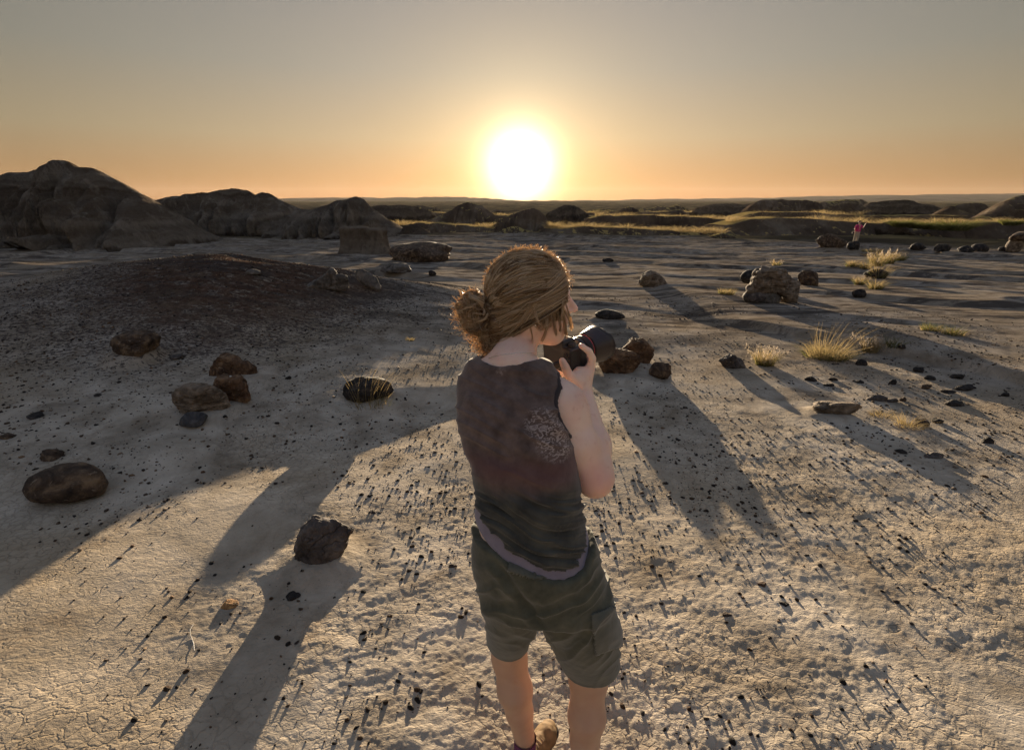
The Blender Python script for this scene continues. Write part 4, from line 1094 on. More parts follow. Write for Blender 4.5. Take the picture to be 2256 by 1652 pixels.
def skin_material():
    m = Mat('skin', 0.48, 0.35)
    o = m.coord()
    col = m.ramp(m.noise(o, 9.0, 3), [(0.35, (0.82, 0.56, 0.45)), (0.65, (0.89, 0.66, 0.54))])
    fine = m.noise(o, 260.0, 2)
    col = m.mix(m.rng(m.noise(o, 60.0, 4), 0.55, 0.75, 0, 0.30), col, (0.58, 0.28, 0.2))
    col = m.mix(m.rng(m.noise(o, 14.0, 4), 0.5, 0.7, 0, 0.25), col, (0.72, 0.36, 0.27))
    def near(c, r):
        d = m.n.new('ShaderNodeVectorMath'); d.operation = 'DISTANCE'; g_ = m.n.new('ShaderNodeNewGeometry')
        m.l.new(g_.outputs['Position'], d.inputs[0]); d.inputs[1].default_value = c
        return m.rng(d.outputs['Value'], r * 0.3, r, 1.0, 0.0)
    col = m.mix(m.math('MULTIPLY', near(tuple(at(1318, 1062, 0.99)), 0.07), 0.45), col, (0.80, 0.36, 0.28))
    # legs browned downwards: light falling off, put into the skin colour
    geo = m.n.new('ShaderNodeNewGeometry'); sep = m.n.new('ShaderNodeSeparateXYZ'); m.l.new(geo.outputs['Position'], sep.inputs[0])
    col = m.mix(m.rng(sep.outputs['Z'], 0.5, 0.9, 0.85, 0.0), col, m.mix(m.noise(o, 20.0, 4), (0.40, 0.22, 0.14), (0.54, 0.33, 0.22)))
    b = m.bsdf
    b.inputs['Subsurface Weight'].default_value = 0.25
    b.inputs['Subsurface Radius'].default_value = (0.02, 0.008, 0.004)
    b.inputs['Subsurface Scale'].default_value = 0.5
    return m.done(col, m.bump(fine, 0.12, 0.0006))
SKIN = skin_material()
def cloth(name, a, b, scale=30.0, rough=0.9, weave=900.0, sheen=0.3, folds=None):
    m = Mat(name, rough, 0.15)
    o = m.coord()
    col = m.ramp(m.noise(o, scale, 4, 0.6), [(0.3, a), (0.7, b)])
    m.bsdf.inputs['Sheen Weight'].default_value = sheen
    n = m.bump(m.noise(o, weave, 2), 0.2, 0.0004)
    n = m.bump(m.noise(o, 22.0, 3, 0.5, 0.6), 0.35, 0.006, n)
    return m, col, n

def shirt_material():
    m, col, n = cloth('brown_to_charcoal_knit', (0.072, 0.050, 0.044), (0.170, 0.120, 0.104), 26)
    geo = m.n.new('ShaderNodeNewGeometry')
    sep = m.n.new('ShaderNodeSeparateXYZ'); m.l.new(geo.outputs['Position'], sep.inputs[0])
    o = m.coord()
    zz = m.math('ADD', sep.outputs['Z'], m.math('MULTIPLY', m.noise(o, 8, 3), 0.05))
    low = m.rng(zz, SHIRT_SPLIT - 0.01, SHIRT_SPLIT + 0.035, 1.0, 0.0)
    char = m.ramp(m.noise(o, 18, 4), [(0.3, (0.032, 0.032, 0.029)), (0.7, (0.085, 0.082, 0.068))])
    col = m.mix(low, col, char)
    wine = m.rng(m.math('ABSOLUTE', m.math('SUBTRACT', zz, SHIRT_SPLIT + 0.055)), 0.0, 0.05, 1.0, 0.0)
    col = m.mix(m.math('MULTIPLY', wine, 0.55), col, (0.11, 0.045, 0.050))
    # the pale print on the right shoulder blade and below the neckline
    def spot(c, r):
        d = m.n.new('ShaderNodeVectorMath'); d.operation = 'DISTANCE'
        m.l.new(geo.outputs['Position'], d.inputs[0]); d.inputs[1].default_value = c
        return m.rng(d.outputs['Value'], r * 0.55, r, 1.0, 0.0)
    w1 = m.coord(scale=(1, 1, 1.8), rot=(0.3, 0.5, 0.2))
    pat = m.rng(m.noise(w1, 75.0, 3, 0.6, 1.5), 0.50, 0.56)
    s1 = m.math('MULTIPLY', pat, m.math('MAXIMUM', spot(tuple(PRINT1), 0.062), m.math('MULTIPLY', spot(tuple(PRINT3), 0.05), 0.8)))
    s2 = m.math('MULTIPLY', m.rng(m.noise(o, 120, 3), 0.48, 0.54), spot(tuple(PRINT2), 0.024))
    col = m.mix(m.math('MULTIPLY', m.math('MAXIMUM', s1, s2), 0.6), col, (0.50, 0.42, 0.40))
    return m.done(col, n)

# --- joints, found from the photograph and a distance for each
J = dict(
    pelvis=at(1182, 1290, 0.99), hipL=at(1128, 1310, 1.02), hipR=at(1262, 1325, 0.99),
    kneeL=at(1122, 1445, 1.145), ankL=at(1157, 1632, 1.10),
    kneeR=at(1296, 1490, 1.06), ankR=at(1283, 1712, 1.00),
    shR=at(1245, 895, 1.085), elbR=at(1309, 1058, 1.025), wrR=at(1281, 856, 1.20),
    shL=at(1052, 850, 1.14), head=at(1174, 668, 1.215))
GZ = float(terrain(0.12, 1.05))
SHIRT_SPLIT = at(1180, 1078, 0.93).z
PRINT1 = at(1222, 968, 0.985); PRINT2 = at(1097, 818, 1.05); PRINT3 = at(1196, 935, 0.98)
def trow(px0, px1, py, Y, b, yaw):
    """one level of the torso: its left and right edges in the photograph, its distance, half depth and turn"""
    A, B = at(px0, py, Y), at(px1, py, Y)
    return [A.z, (A.x + B.x) / 2, Y, (B.x - A.x) / 2, b, yaw]
TORSO = [trow(1060, 1320, 1330, 0.985, 0.115, 8), trow(1050, 1318, 1280, 0.985, 0.118, 8), trow(1047, 1303, 1220, 0.99, 0.112, 9), trow(1047, 1285, 1160, 1.0, 0.100, 11),
         trow(1056, 1268, 1090, 1.015, 0.092, 13), trow(1050, 1262, 1030, 1.035, 0.095, 15), trow(1028, 1256, 970, 1.06, 0.102, 17), trow(1012, 1250, 910, 1.085, 0.100, 19),
         trow(1010, 1240, 870, 1.10, 0.088, 20), trow(1022, 1222, 836, 1.115, 0.068, 20), trow(1052, 1200, 808, 1.125, 0.048, 18)]
FACE = R(82)                                   # the way she looks: clockwise from straight ahead
HF = Vector((math.sin(FACE), math.cos(FACE), 0.03)).normalized()
HU = Vector((0.03, -0.02, 1)); HU = (HU - HU.dot(HF) * HF).normalized()
HR = HF.cross(HU).normalized()                 # to her right (towards the viewer)
def hp(f, r, u): return J['head'] + HF * f + HR * r + HU * u
HM = [list(HF), list(HR), list(HU)]
HANDC = {}
def hand_points():
    """right hand round the grip of the camera: wrist, palm, thumb on the left, four fingers up and over"""
    H = {}
    H['wr'] = J['wrR']
    H['palm'] = at(1283, 826, 1.205); H['palm2'] = at(1276, 820, 1.205)
    H['kn'] = [at(1300, 806, 1.215), at(1298, 806, 1.235), at(1294, 812, 1.252), at(1288, 818, 1.265)]
    H['f'] = [[at(1304, 786, 1.212), at(1296, 770, 1.206), at(1279, 758, 1.200)],
              [at(1302, 790, 1.245), at(1290, 776, 1.255), at(1276, 772, 1.262)],
              [at(1298, 798, 1.265), at(1286, 786, 1.278), at(1272, 784, 1.285)],
              [at(1290, 808, 1.278), at(1280, 800, 1.290), at(1268, 798, 1.295)]]
    H['th'] = [at(1268, 834, 1.195), at(1252, 822, 1.185), at(1245, 806, 1.178), at(1238, 791, 1.176)]
    for k_ in ('wr', 'palm', 'palm2'): H[k_] = H[k_] + Vector((0, -0.006, 0))
    for k_ in ('kn', 'th'): H[k_] = [q + Vector((0, -0.010, -0.001)) for q in H[k_]]
    H['f'] = [[q + Vector((0, -0.012, -0.001)) for q in f] for f in H['f']]
    return H
HAND = hand_points()
def body_into(B):
    B.loft(TORSO[1:], 0.01, grow=-0.008)
    # shoulders, neck
    nb, nt = at(1128, 812, 1.125), hp(-0.028, 0.0, -0.055)
    B.capsule(nb, nt, 0.051, 0.048, 0.03)
    B.capsule(at(1060, 838, 1.13), at(1225, 868, 1.095), 0.034, 0.038, 0.04)
    B.capsule(nb + Vector((-0.02, 0, 0.015)), J['shL'] + Vector((0.01, 0, 0.012)), 0.036, 0.034, 0.035)
    B.capsule(nb + Vector((0.02, -0.01, 0.012)), J['shR'] + Vector((-0.03, 0, 0.016)), 0.038, 0.036, 0.035)
    # right arm
    B.ell(J['shR'] + Vector((0.004, 0.0, -0.014)), (0.050, 0.050, 0.058), None, 0.035)
    mid = J['shR'].lerp(J['elbR'], 0.5) + Vector((0.0, -0.004, 0))
    B.capsule(J['shR'], mid, 0.047, 0.042, 0.03)
    B.capsule(mid, J['elbR'], 0.042, 0.037, 0.02)
    B.capsule(J['elbR'] + Vector((0.0, 0.0, -0.004)), J['elbR'] + Vector((0.012, 0.02, 0.0)), 0.036, 0.036, 0.02)
    fm = J['elbR'].lerp(J['wrR'], 0.35) + Vector((0.012, 0.008, 0))
    B.capsule(J['elbR'] + Vector((0.008, 0.012, 0)), fm, 0.040, 0.042, 0.02)
    B.capsule(fm, J['wrR'], 0.041, 0.0245, 0.018)
    # left arm, forward and hidden behind the body
    le = J['shL'] + Vector((0.02, 0.14, -0.20)); lw = at(1236, 812, 1.33)
    B.capsule(J['shL'], le, 0.046, 0.036, 0.02)
    B.capsule(le, lw, 0.036, 0.023, 0.02)
    # hips and legs
    B.capsule(J['hipL'] + Vector((0, 0.03, 0)), J['kneeL'], 0.062, 0.052, 0.03)
    B.capsule(J['hipR'] + Vector((0, 0.03, 0)), J['kneeR'], 0.066, 0.056, 0.03)
    for kn, an, cx, fwd in ((J['kneeL'], J['ankL'], 0.0, 0.0), (J['kneeR'], J['ankR'], 0.0, 0.0)):
        calf = kn.lerp(an, 0.34) + Vector((cx, -0.012, 0))
        B.capsule(kn, calf, 0.050, 0.054, 0.03)
        B.capsule(calf, kn.lerp(an, 0.62) + Vector((0, -0.004, 0)), 0.054, 0.044, 0.02)
        B.capsule(kn.lerp(an, 0.62) + Vector((0, -0.004, 0)), an, 0.043, 0.033, 0.015)
    # head: skull, face, jaw, nose, lips, ear
    head_into(B)
def head_into(B):
    B.ell(hp(-0.012, 0, 0.030), (0.094, 0.074, 0.088), HM, 0.01)
    B.ell(hp(0.028, 0, -0.020), (0.062, 0.062, 0.088), HM, 0.02)
    B.ell(hp(0.056, 0, -0.082), (0.026, 0.028, 0.024), HM, 0.022)           # chin
    B.capsule(hp(0.048, 0.022, -0.082), hp(-0.022, 0.054, -0.040), 0.022, 0.024, 0.02)   # jaw line, right
    B.capsule(hp(0.048, -0.022, -0.082), hp(-0.022, -0.054, -0.040), 0.022, 0.024, 0.02)
    B.ell(hp(0.052, 0.034, -0.034), (0.028, 0.026, 0.030), HM, 0.02)         # cheeks
    B.ell(hp(0.052, -0.034, -0.034), (0.028, 0.026, 0.030), HM, 0.02)
    B.ell(hp(0.078, 0, 0.028), (0.014, 0.050, 0.012), HM, 0.014)            # brow
    B.ell(hp(0.092, 0.030, 0.010), (0.012, 0.016, 0.010), HM, 0.012, sub=True)  # eye sockets
    B.ell(hp(0.092, -0.030, 0.010), (0.012, 0.016, 0.010), HM, 0.012, sub=True)
    B.capsule(hp(0.086, 0, 0.014), hp(0.108, 0, -0.020), 0.008, 0.0105, 0.010)   # nose
    B.ell(hp(0.094, 0.009, -0.024), (0.010, 0.007, 0.006), HM, 0.006)
    B.ell(hp(0.094, -0.009, -0.024), (0.010, 0.007, 0.006), HM, 0.006)
    B.ell(hp(0.084, 0, -0.045), (0.012, 0.021, 0.0055), HM, 0.005)          # lips
    B.ell(hp(0.082, 0, -0.056), (0.012, 0.018, 0.0065), HM, 0.005)
    B.ell(hp(-0.016, 0.071, -0.002), (0.019, 0.008, 0.031), HM, 0.006)      # ear
    B.ell(hp(-0.012, 0.080, 0.001), (0.010, 0.006, 0.018), HM, 0.004, sub=True)
def hand_into(B):
    H = HAND
    B.capsule(J['elbR'].lerp(J['wrR'], 0.6), H['wr'], 0.034, 0.0245, 0.01)
    for k in H['kn']:
        B.capsule(H['wr'] + Vector((0, 0, 0.01)), k, 0.019, 0.0125, 0.012)
    B.capsule(H['palm'], H['palm2'], 0.022, 0.018, 0.014)
    for i, (k, f) in enumerate(zip(H['kn'], H['f'])):
        r = (0.0098, 0.0102, 0.0096, 0.0084)[i]
        B.capsule(k, f[0], r * 1.12, r, 0.006)
        B.capsule(f[0], f[1], r, r * 0.93, 0.003)
        B.capsule(f[1], f[2], r * 0.93, r * 0.78, 0.002)
    t = H['th']
    B.capsule(H['wr'] + Vector((-0.006, 0, 0.006)), t[0], 0.019, 0.0165, 0.012)
    B.capsule(t[0], t[1], 0.0165, 0.0125, 0.010)
    B.capsule(t[1], t[2], 0.0122, 0.0108, 0.004)
    B.capsule(t[2], t[3], 0.0112, 0.0092, 0.003)

def hair_material():
    m = Mat('light_brown_hair', 0.36, 0.6)
    at_ = m.n.new('ShaderNodeAttribute'); at_.attribute_name = 'tone'
    col = m.ramp(at_.outputs['Fac'], [(0.0, (0.08, 0.048, 0.025)), (0.3, (0.29, 0.19, 0.105)), (0.6, (0.60, 0.45, 0.28)), (1.0, (0.88, 0.75, 0.55))])
    m.done(col)
    tr = m.n.new('ShaderNodeBsdfTranslucent')
    c2 = m.mix(0.45, col, (0.85, 0.52, 0.20)); m.l.new(c2, tr.inputs['Color'])
    mx = m.n.new('ShaderNodeMixShader'); mx.inputs[0].default_value = 0.5
    m.l.new(m.bsdf.outputs[0], mx.inputs[1]); m.l.new(tr.outputs[0], mx.inputs[2]); m.l.new(mx.outputs[0], m.n['Material Output'].inputs[0])
    return m.m
def build_hair(root):
    r = np.random.default_rng(12)
    HC = np.array([-0.014, 0.0, 0.030]); HR_ = np.array([0.103, 0.083, 0.098])
    def W(L):      # head coordinates -> world
        L = np.asarray(L)
        M = np.array([list(HF), list(HR), list(HU)])
        return np.array(J['head']) + L @ M
    S = 16
    t = np.linspace(0, 1, S)[None, :, None]
    groups = []; CLT = []
    def slerp(a, b, tt):
        a = a / np.linalg.norm(a, axis=-1, keepdims=True); b = b / np.linalg.norm(b, axis=-1, keepdims=True)
        w = np.arccos(np.clip((a * b).sum(-1, keepdims=True), -0.999, 0.999))[:, None, :]
        return (np.sin((1 - tt) * w) * a[:, None, :] + np.sin(tt * w) * b[:, None, :]) / np.sin(w)
    # A: hair combed back over the skull into the knot
    n = 2400; nc = 130
    cl = r.integers(0, nc, n)
    az = r.uniform(-2.0, 2.0, nc); el = r.uniform(0.05, 1.25, nc)
    az[:60] = r.uniform(0.3, 1.7, 60)
    caz, cel = az[cl] + r.normal(0, 0.05, n), el[cl] + r.normal(0, 0.05, n)
    a = np.stack([np.cos(caz) * np.cos(cel), np.sin(caz) * np.cos(cel), np.sin(cel)], 1)
    bl = r.uniform(-0.35, 0.3, nc); bz = r.uniform(-0.5, -0.05, nc)
    b = np.stack([-np.ones(n), bl[cl] + r.normal(0, 0.04, n), bz[cl] + r.normal(0, 0.05, n)], 1)
    D = slerp(a, b, t)
    off = (r.uniform(-0.005, 0.06, nc)[cl] + r.normal(0, 0.012, n))[:, None, None] * np.sin(t * 3.14) + 1.0
    cw = (np.sin(t[..., 0] * r.uniform(5, 13, nc)[cl][:, None] + r.uniform(0, 6, nc)[cl][:, None]) * r.uniform(0.003, 0.010, nc)[cl][:, None])
    L = HC + D * HR_ * off
    L = L + np.stack([cw * 0, cw, cw * 0.8], -1) + r.normal(0, 0.0006, (n, 1, 3))
    groups.append((L, 0.00095 * r.uniform(0.6, 1.4, n)[:, None] * np.ones((1, S)))); CLT.append((0.60 + r.normal(0, 0.22, nc))[cl])
    # B: long front hair falling over the temple and cheek on the near side
    n = 640; nc = 30
    cl = r.integers(0, nc, n)
    s0 = np.stack([r.uniform(-0.03, 0.062, nc), r.uniform(-0.01, 0.03, nc), np.zeros(nc)], 1)
    s0[:, 2] = HC[2] + HR_[2] * np.sqrt(np.clip(1 - ((s0[:, 0] - HC[0]) / HR_[0]) ** 2 - ((s0[:, 1]) / HR_[1]) ** 2, 0.02, 1))
    e0 = np.stack([r.uniform(0.005, 0.088, nc), r.uniform(0.062, 0.082, nc), r.uniform(-0.085, 0.0, nc)], 1)
    e0[:, 2] = np.where(r.random(nc) < 0.5, np.maximum(e0[:, 2], -0.03), e0[:, 2])
    e0[:, 1] -= np.clip(e0[:, 0] - 0.055, 0, 1) * 0.9
    s = s0[cl] + r.normal(0, 0.004, (n, 3)); e = e0[cl] + r.normal(0, 0.0024, (n, 3))
    u = t
    mid = (s + e) / 2; mid[:, 1] = 0.088; mid[:, 2] += 0.022; mid[:, 0] += 0.012
    mid[:, 1] -= np.clip(mid[:, 0] - 0.045, 0, 1) * 1.3
    L = (1 - u) ** 2 * s[:, None] + 2 * u * (1 - u) * mid[:, None] * 1.0 + u ** 2 * e[:, None]
    wv = np.sin(u[..., 0] * r.uniform(4, 9, nc)[cl][:, None] + r.uniform(0, 6, nc)[cl][:, None]) * u[..., 0] * 0.006
    L = L + np.stack([wv, wv * 0.3, wv * 0], -1)
    # keep them outside the face
    q = (L - HC) / (HR_ * 0.95); kq = np.linalg.norm(q, axis=2, keepdims=True)
    L = np.where((kq < 1) & (L[..., 2:3] > -0.03), HC + q / np.maximum(kq, 1e-3) * HR_ * 0.97, L)
    groups.append((L, 0.00085 * r.uniform(0.7, 1.3, n)[:, None] * (1 - 0.6 * t[..., 0] ** 2))); CLT.append((0.60 + r.normal(0, 0.18, nc))[cl])
    # side hair drawn back from the face across the ear
    n = 700; nc = 36
    cl = r.integers(0, nc, n)
    s0 = np.stack([r.uniform(0.02, 0.075, nc), np.full(nc, 0.062), r.uniform(0.0, 0.09, nc)], 1)
    e0 = np.stack([r.uniform(-0.115, -0.085, nc), r.uniform(0.015, 0.05, nc), r.uniform(-0.08, 0.0, nc)], 1)
    s = s0[cl] + r.normal(0, 0.003, (n, 3)); e = e0[cl] + r.normal(0, 0.005, (n, 3))
    mid = (s + e) / 2; mid[:, 1] = 0.125; mid[:, 2] += r.uniform(-0.02, 0.012, nc)[cl]
    L = (1 - u) ** 2 * s[:, None] + 2 * u * (1 - u) * mid[:, None] + u ** 2 * e[:, None]
    wv = np.sin(u[..., 0] * r.uniform(4, 10, nc)[cl][:, None] + r.uniform(0, 6, nc)[cl][:, None]) * 0.0045
    L = L + np.stack([wv * 0, wv * 0.4, wv], -1)
    groups.append((L, 0.0009 * r.uniform(0.7, 1.3, n)[:, None] * np.ones((1, S)))); CLT.append((0.62 + r.normal(0, 0.22, nc))[cl])
    # C: the knot: rolled coils
    BC = np.array([-0.142, 0.014, -0.016])
    S2 = 26; t2 = np.linspace(0, 1, S2)
    coils = []
    for i in range(74):
        if i < 4:
            c = BC + np.array([-0.004 + 0.016 * (i % 2), 0.030, 0.006 - 0.022 * (i // 2)]); ax = np.array([0.15, 1, 0.1]); rad = 0.011 + 0.010 * (i % 2)
        else:
            dd = r.normal(size=3); dd /= np.linalg.norm(dd)
            c = BC + dd * np.array([0.036, 0.030, 0.042]); ax = dd + r.normal(0, 0.6, 3); rad = r.uniform(0.010, 0.028)
            if i > 46: c = np.array([-0.100, 0.012, -0.080]) + dd * np.array([0.030, 0.034, 0.038]); rad = r.uniform(0.008, 0.020)
        ax = ax / np.linalg.norm(ax)
        p1 = np.cross(ax, [0.3, 0.2, 1.0]); p1 /= np.linalg.norm(p1); p2 = np.cross(ax, p1)
        m = 30
        ph = r.uniform(0, 6.28) + t2[None, :] * r.uniform(5.0, 8.5)
        rr_ = (rad * (1 - 0.35 * t2[None, :]) + r.normal(0, 0.0013, (m, 1)))[..., None]
        L2 = c + rr_ * (np.cos(ph)[..., None] * p1 + np.sin(ph)[..., None] * p2) + ax * (r.normal(0, 0.0018, (m, 1, 1)) + 0.008 * (t2[None, :, None] - 0.5))
        coils.append(L2)
    L2 = np.concatenate(coils)
    # D: flyaways and stray curls about the knot, the crown and the nape
    fl = []
    for i in range(3400):
        if i < 1500:
            dd = r.normal(size=3); dd[0] = -abs(dd[0]) * 0.8; dd /= np.linalg.norm(dd)
            c = (BC if i % 2 else np.array([-0.105, 0.0, -0.085])) + dd * np.array([0.040, 0.034, 0.040])
            ln = r.uniform(0.014, 0.042)
        elif i < 3150:
            dd = r.normal(size=3); dd[2] = abs(dd[2]) + 0.2; dd /= np.linalg.norm(dd); c = HC + dd * HR_ * 1.0; ln = r.uniform(0.008, 0.026)
        else:
            c = np.array([r.uniform(-0.09, -0.05), r.uniform(-0.03, 0.045), r.uniform(-0.11, -0.07)]); dd = np.array([-0.5, 0.2, -1.0]) + r.normal(0, 0.4, 3); dd /= np.linalg.norm(dd); ln = r.uniform(0.02, 0.05)
        sd = r.normal(size=3); sd -= sd @ dd * dd; sd /= np.linalg.norm(sd)
        k = r.uniform(0.5, 3.2)
        fl.append(c + ln * (np.sin(t2 * k) / k)[:, None] * dd * 1.0 + ln * ((1 - np.cos(t2 * k)) / k)[:, None] * sd)
    L3 = np.array(fl)
    # big loose curls that escape from the knot, the nape and the temple
    lo_ = []
    for i in range(26):
        if i < 15:
            dd = r.normal(size=3); dd[0] = -abs(dd[0]); dd /= np.linalg.norm(dd); c = BC + dd * np.array([0.030, 0.032, 0.040])
        elif i < 21: c = np.array([r.uniform(-0.11, -0.07), r.uniform(0.0, 0.05), r.uniform(-0.11, -0.08)]); dd = np.array([-0.4, 0.5, -0.8])
        else: c = np.array([r.uniform(-0.02, 0.05), 0.080, r.uniform(-0.05, -0.01)]); dd = np.array([0.1, 0.6, -0.8])
        p1 = dd / np.linalg.norm(dd); p2 = np.cross(p1, r.normal(size=3)); p2 /= np.linalg.norm(p2)
        rad = r.uniform(0.012, 0.026)
        m = 9
        ph = r.uniform(-0.6, 0.3) + t2[None, :] * r.uniform(2.6, 6.0) + r.normal(0, 0.08, (m, 1))
        lo_.append(c + (rad + r.normal(0, 0.0018, (m, 1)))[..., None] * (np.sin(ph)[..., None] * p1 * 1.1 + (1 - np.cos(ph))[..., None] * p2 * 0.8) + r.normal(0, 0.0015, (m, 1, 3)))
    L3 = np.concatenate([L3] + lo_)
    # a few long loose loops left of the knot and along the jaw
    Vs, Fs, o, TN = [], [], 0, []
    for gi, (L, rad) in enumerate(groups + [(L2, np.full(L2.shape[:2], 0.00085)), (L3, np.full(L3.shape[:2], 0.00042))]):
        V, F = tubes(W(L), rad); Vs.append(V); Fs.append(F + o); o += len(V)
        tone = np.clip((CLT[gi] if gi < len(CLT) else (np.repeat(r.uniform(0.25, 0.95, len(L) // 30 + 1), 30)[:len(L)] if gi == len(CLT) else 0.72)) + r.normal(0, 0.17, len(L)), 0, 1); TN.append(np.repeat(tone, L.shape[1] * 3))
    # the mass of hair beneath the loose strands
    B = Field(np.array(J['head']) - 0.21, np.array(J['head']) + np.array([0.16, 0.17, 0.17]), 0.0034)
    B.ell(W(HC), HR_ * 0.965, HM, 0.01)
    B.ell(W(BC), (0.030, 0.028, 0.034), HM, 0.012)
    B.ell(W([-0.100, 0.006, -0.080]), (0.026, 0.034, 0.034), HM, 0.015)
    B.ell(W([-0.095, 0.02, -0.04]), (0.030, 0.040, 0.040), HM, 0.015)
    B.ell(W([0.075, 0.0, -0.045]), (0.062, 0.10, 0.088), HM, 0.012, sub=True)
    B.ell(W([0.0, 0.0, -0.10]), (0.075, 0.10, 0.060), HM, 0.01, sub=True)
    V, F = skin_of(B, 2)
    N = normals(V, F)
    M = np.array([list(HF), list(HR), list(HU)]); Lc = (V - np.array(J['head'])) @ M.T
    V = V + N * (0.0028 * vnoise(Lc[:, 0] * 25, Lc[:, 1] * 140, Lc[:, 2] * 140, s=4))[:, None]
    Vs.append(V); Fs.append(F + o); TN.append(np.clip(0.20 + 0.2 * vnoise(Lc[:, 0] * 30, Lc[:, 1] * 200, Lc[:, 2] * 200, s=6), 0, 1))
    o = mesh_np('hair', np.vstack(Vs), np.vstack(Fs), [hair_material()])
    a_ = o.data.attributes.new('tone', 'FLOAT', 'POINT'); a_.data.foreach_set('value', np.concatenate(TN).astype(np.float32))
    local(o, root)

def build_woman():
    root = empty('person', (0.13, 1.04, GZ))
    tag(root, 'woman in a brown and charcoal tank top and olive shorts photographing, seen from behind', 'person')
    B = Field((-0.24, 0.84, GZ + 0.03), (0.36, 1.44, 1.74), 0.0036)
    body_into(B); hand_into(B)
    V, F = skin_of(B, 3, 0.45)
    # hide the skull under the hair from view only where hair covers it: the skin stays whole
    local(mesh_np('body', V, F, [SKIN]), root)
    # ---- tank top
    zb = J['hipL'].z
    Y9 = 0.895
    hem = [(1020, 1138), (1040, 1160), (1075, 1186), (1120, 1215), (1180, 1243), (1240, 1252), (1285, 1243), (1310, 1212), (1335, 1190)]
    und = [(1020, 1178), (1036, 1198), (1075, 1222), (1120, 1243), (1180, 1261), (1240, 1268), (1290, 1263), (1312, 1240), (1335, 1220)]
    def hemz(line):
        Q = np.array([list(at(a, b, Y9)) for a, b in line]); return Q[:, 0], Q[:, 2]
    S = Field((-0.24, 0.86, hemz(hem)[1].min() - 0.05), (0.36, 1.3, 1.50), 0.0027)
    S.loft(TORSO, 0.01, grow=0.0105)
    nb = at(1128, 812, 1.125)
    S.capsule(at(1060, 838, 1.13), at(1225, 868, 1.095), 0.043, 0.046, 0.035)
    S.capsule(nb + Vector((-0.02, 0, 0.008)), J['shL'] + Vector((0.006, 0, 0.012)), 0.043, 0.042, 0.03)
    S.capsule(nb + Vector((0.02, -0.01, 0.010)), J['shR'] + Vector((-0.03, 0, 0.014)), 0.044, 0.044, 0.03)
    sl = (slice(None),) * 3
    x, y, z = S.pts(sl)
    S0 = S.F.copy()
    # arm holes and neckline
    S.capsule(at(1260, 900, 1.07), at(1420, 890, 1.06), 0.068, 0.085, 0.003, sub=True)
    S.capsule(at(1247, 862, 1.09), at(1330, 830, 1.09), 0.046, 0.06, 0.004, sub=True)
    S.capsule(at(1125, 764, 1.15), at(1127, 640, 1.15), 0.082, 0.13, 0.002, sub=True)
    S.capsule(J['shL'] + Vector((0.0, 0.075, -0.03)), J['shL'] + Vector((0.0, 0.3, -0.1)), 0.055, 0.06, 0.003, sub=True)
    hx, hz = hemz(hem)
    S.F = np.maximum(S.F, (np.interp(x[:, 0, 0], hx, hz)[:, None, None] - z)).astype(np.float32)
    V, F = skin_of(S, 4)
    N = normals(V, F)
    p = pix(V)
    lowm = sstep(1060, 1120, p[:, 1]); upm = 1 - lowm
    u = (p[:, 0] - 1170) / 100; v = (p[:, 1] - 1150) / 100
    sl_ = v - 0.55 * u * (1 - 0.55 * np.clip(u + 0.3, 0, 2)) 
    wv = sl_ * 8.0 + 0.9 * fbm(u * 1.2, v * 1.2, o=2, s=3)
    fold = 1 - np.abs(vnoise(u * 0.8, wv, s=5)) * 2
    fold2 = 1 - np.abs(vnoise(u * 1.5 + 4, wv * 2.1, s=6)) * 2
    dsp = lowm * (0.0064 * fold + 0.0030 * fold2) + upm * (0.0036 * (1 - np.abs(vnoise(u * 1.1 + 9, sl_ * 4, s=8)) * 2) + 0.002 * fbm(u * 2, v * 2, o=2, s=9))
    V = V + N * dsp[:, None]
    SH = shirt_material()
    local(mesh_np('tank_top', V, F, [SH]), root)
    # rib along the arm hole and neckline
    x, y, z = S.pts((slice(None),) * 3)
    def capd(A, Bq, ra, rb):
        A, ab = np.array(A), np.array(Bq) - np.array(A)
        tt = np.clip(((x - A[0]) * ab[0] + (y - A[1]) * ab[1] + (z - A[2]) * ab[2]) / (ab @ ab), 0, 1)
        return np.sqrt((x - A[0] - tt * ab[0]) ** 2 + (y - A[1] - tt * ab[1]) ** 2 + (z - A[2] - tt * ab[2]) ** 2) - ra - (rb - ra) * tt
    dA = np.minimum(capd(at(1260, 900, 1.07), at(1420, 890, 1.06), 0.068, 0.085), capd(at(1247, 862, 1.09), at(1330, 830, 1.09), 0.046, 0.06))
    T_ = Field((0, 0, 0), (0.01, 0.01, 0.01), S.h); T_.lo, T_.n, T_.ax = S.lo, S.n, S.ax
    T_.F = np.maximum(np.maximum(S0 - 0.0030, np.abs(dA - 0.0035) - 0.0045), y - 1.10).astype(np.float32)
    Vt, Ft = skin_of(T_, 6)
    m1, _, _ = cloth('dark_rib', (0.030, 0.024, 0.026), (0.045, 0.036, 0.038)); m1 = m1.done((0.040, 0.032, 0.034))
    local(mesh_np('armhole_trim', Vt, Ft, [m1]), root)
    # ---- lavender-grey vest showing below the top
    U = Field((-0.24, 0.84, hemz(und)[1].min() - 0.04), (0.36, 1.2, hemz(hem)[1].max() + 0.06), 0.0034)
    U.loft(TORSO, 0.01, grow=0.0062)
    x, y, z = U.pts((slice(None),) * 3)
    ux, uz = hemz(und)
    U.F = np.maximum(np.maximum(U.F, np.interp(x[:, 0, 0], ux, uz)[:, None, None] - z), z - np.interp(x[:, 0, 0], hx, hz)[:, None, None] - 0.006).astype(np.float32)
    V, F = skin_of(U, 1)
    m2, col, n = cloth('lavender_rib_knit', (0.20, 0.175, 0.225), (0.26, 0.23, 0.285), 20)
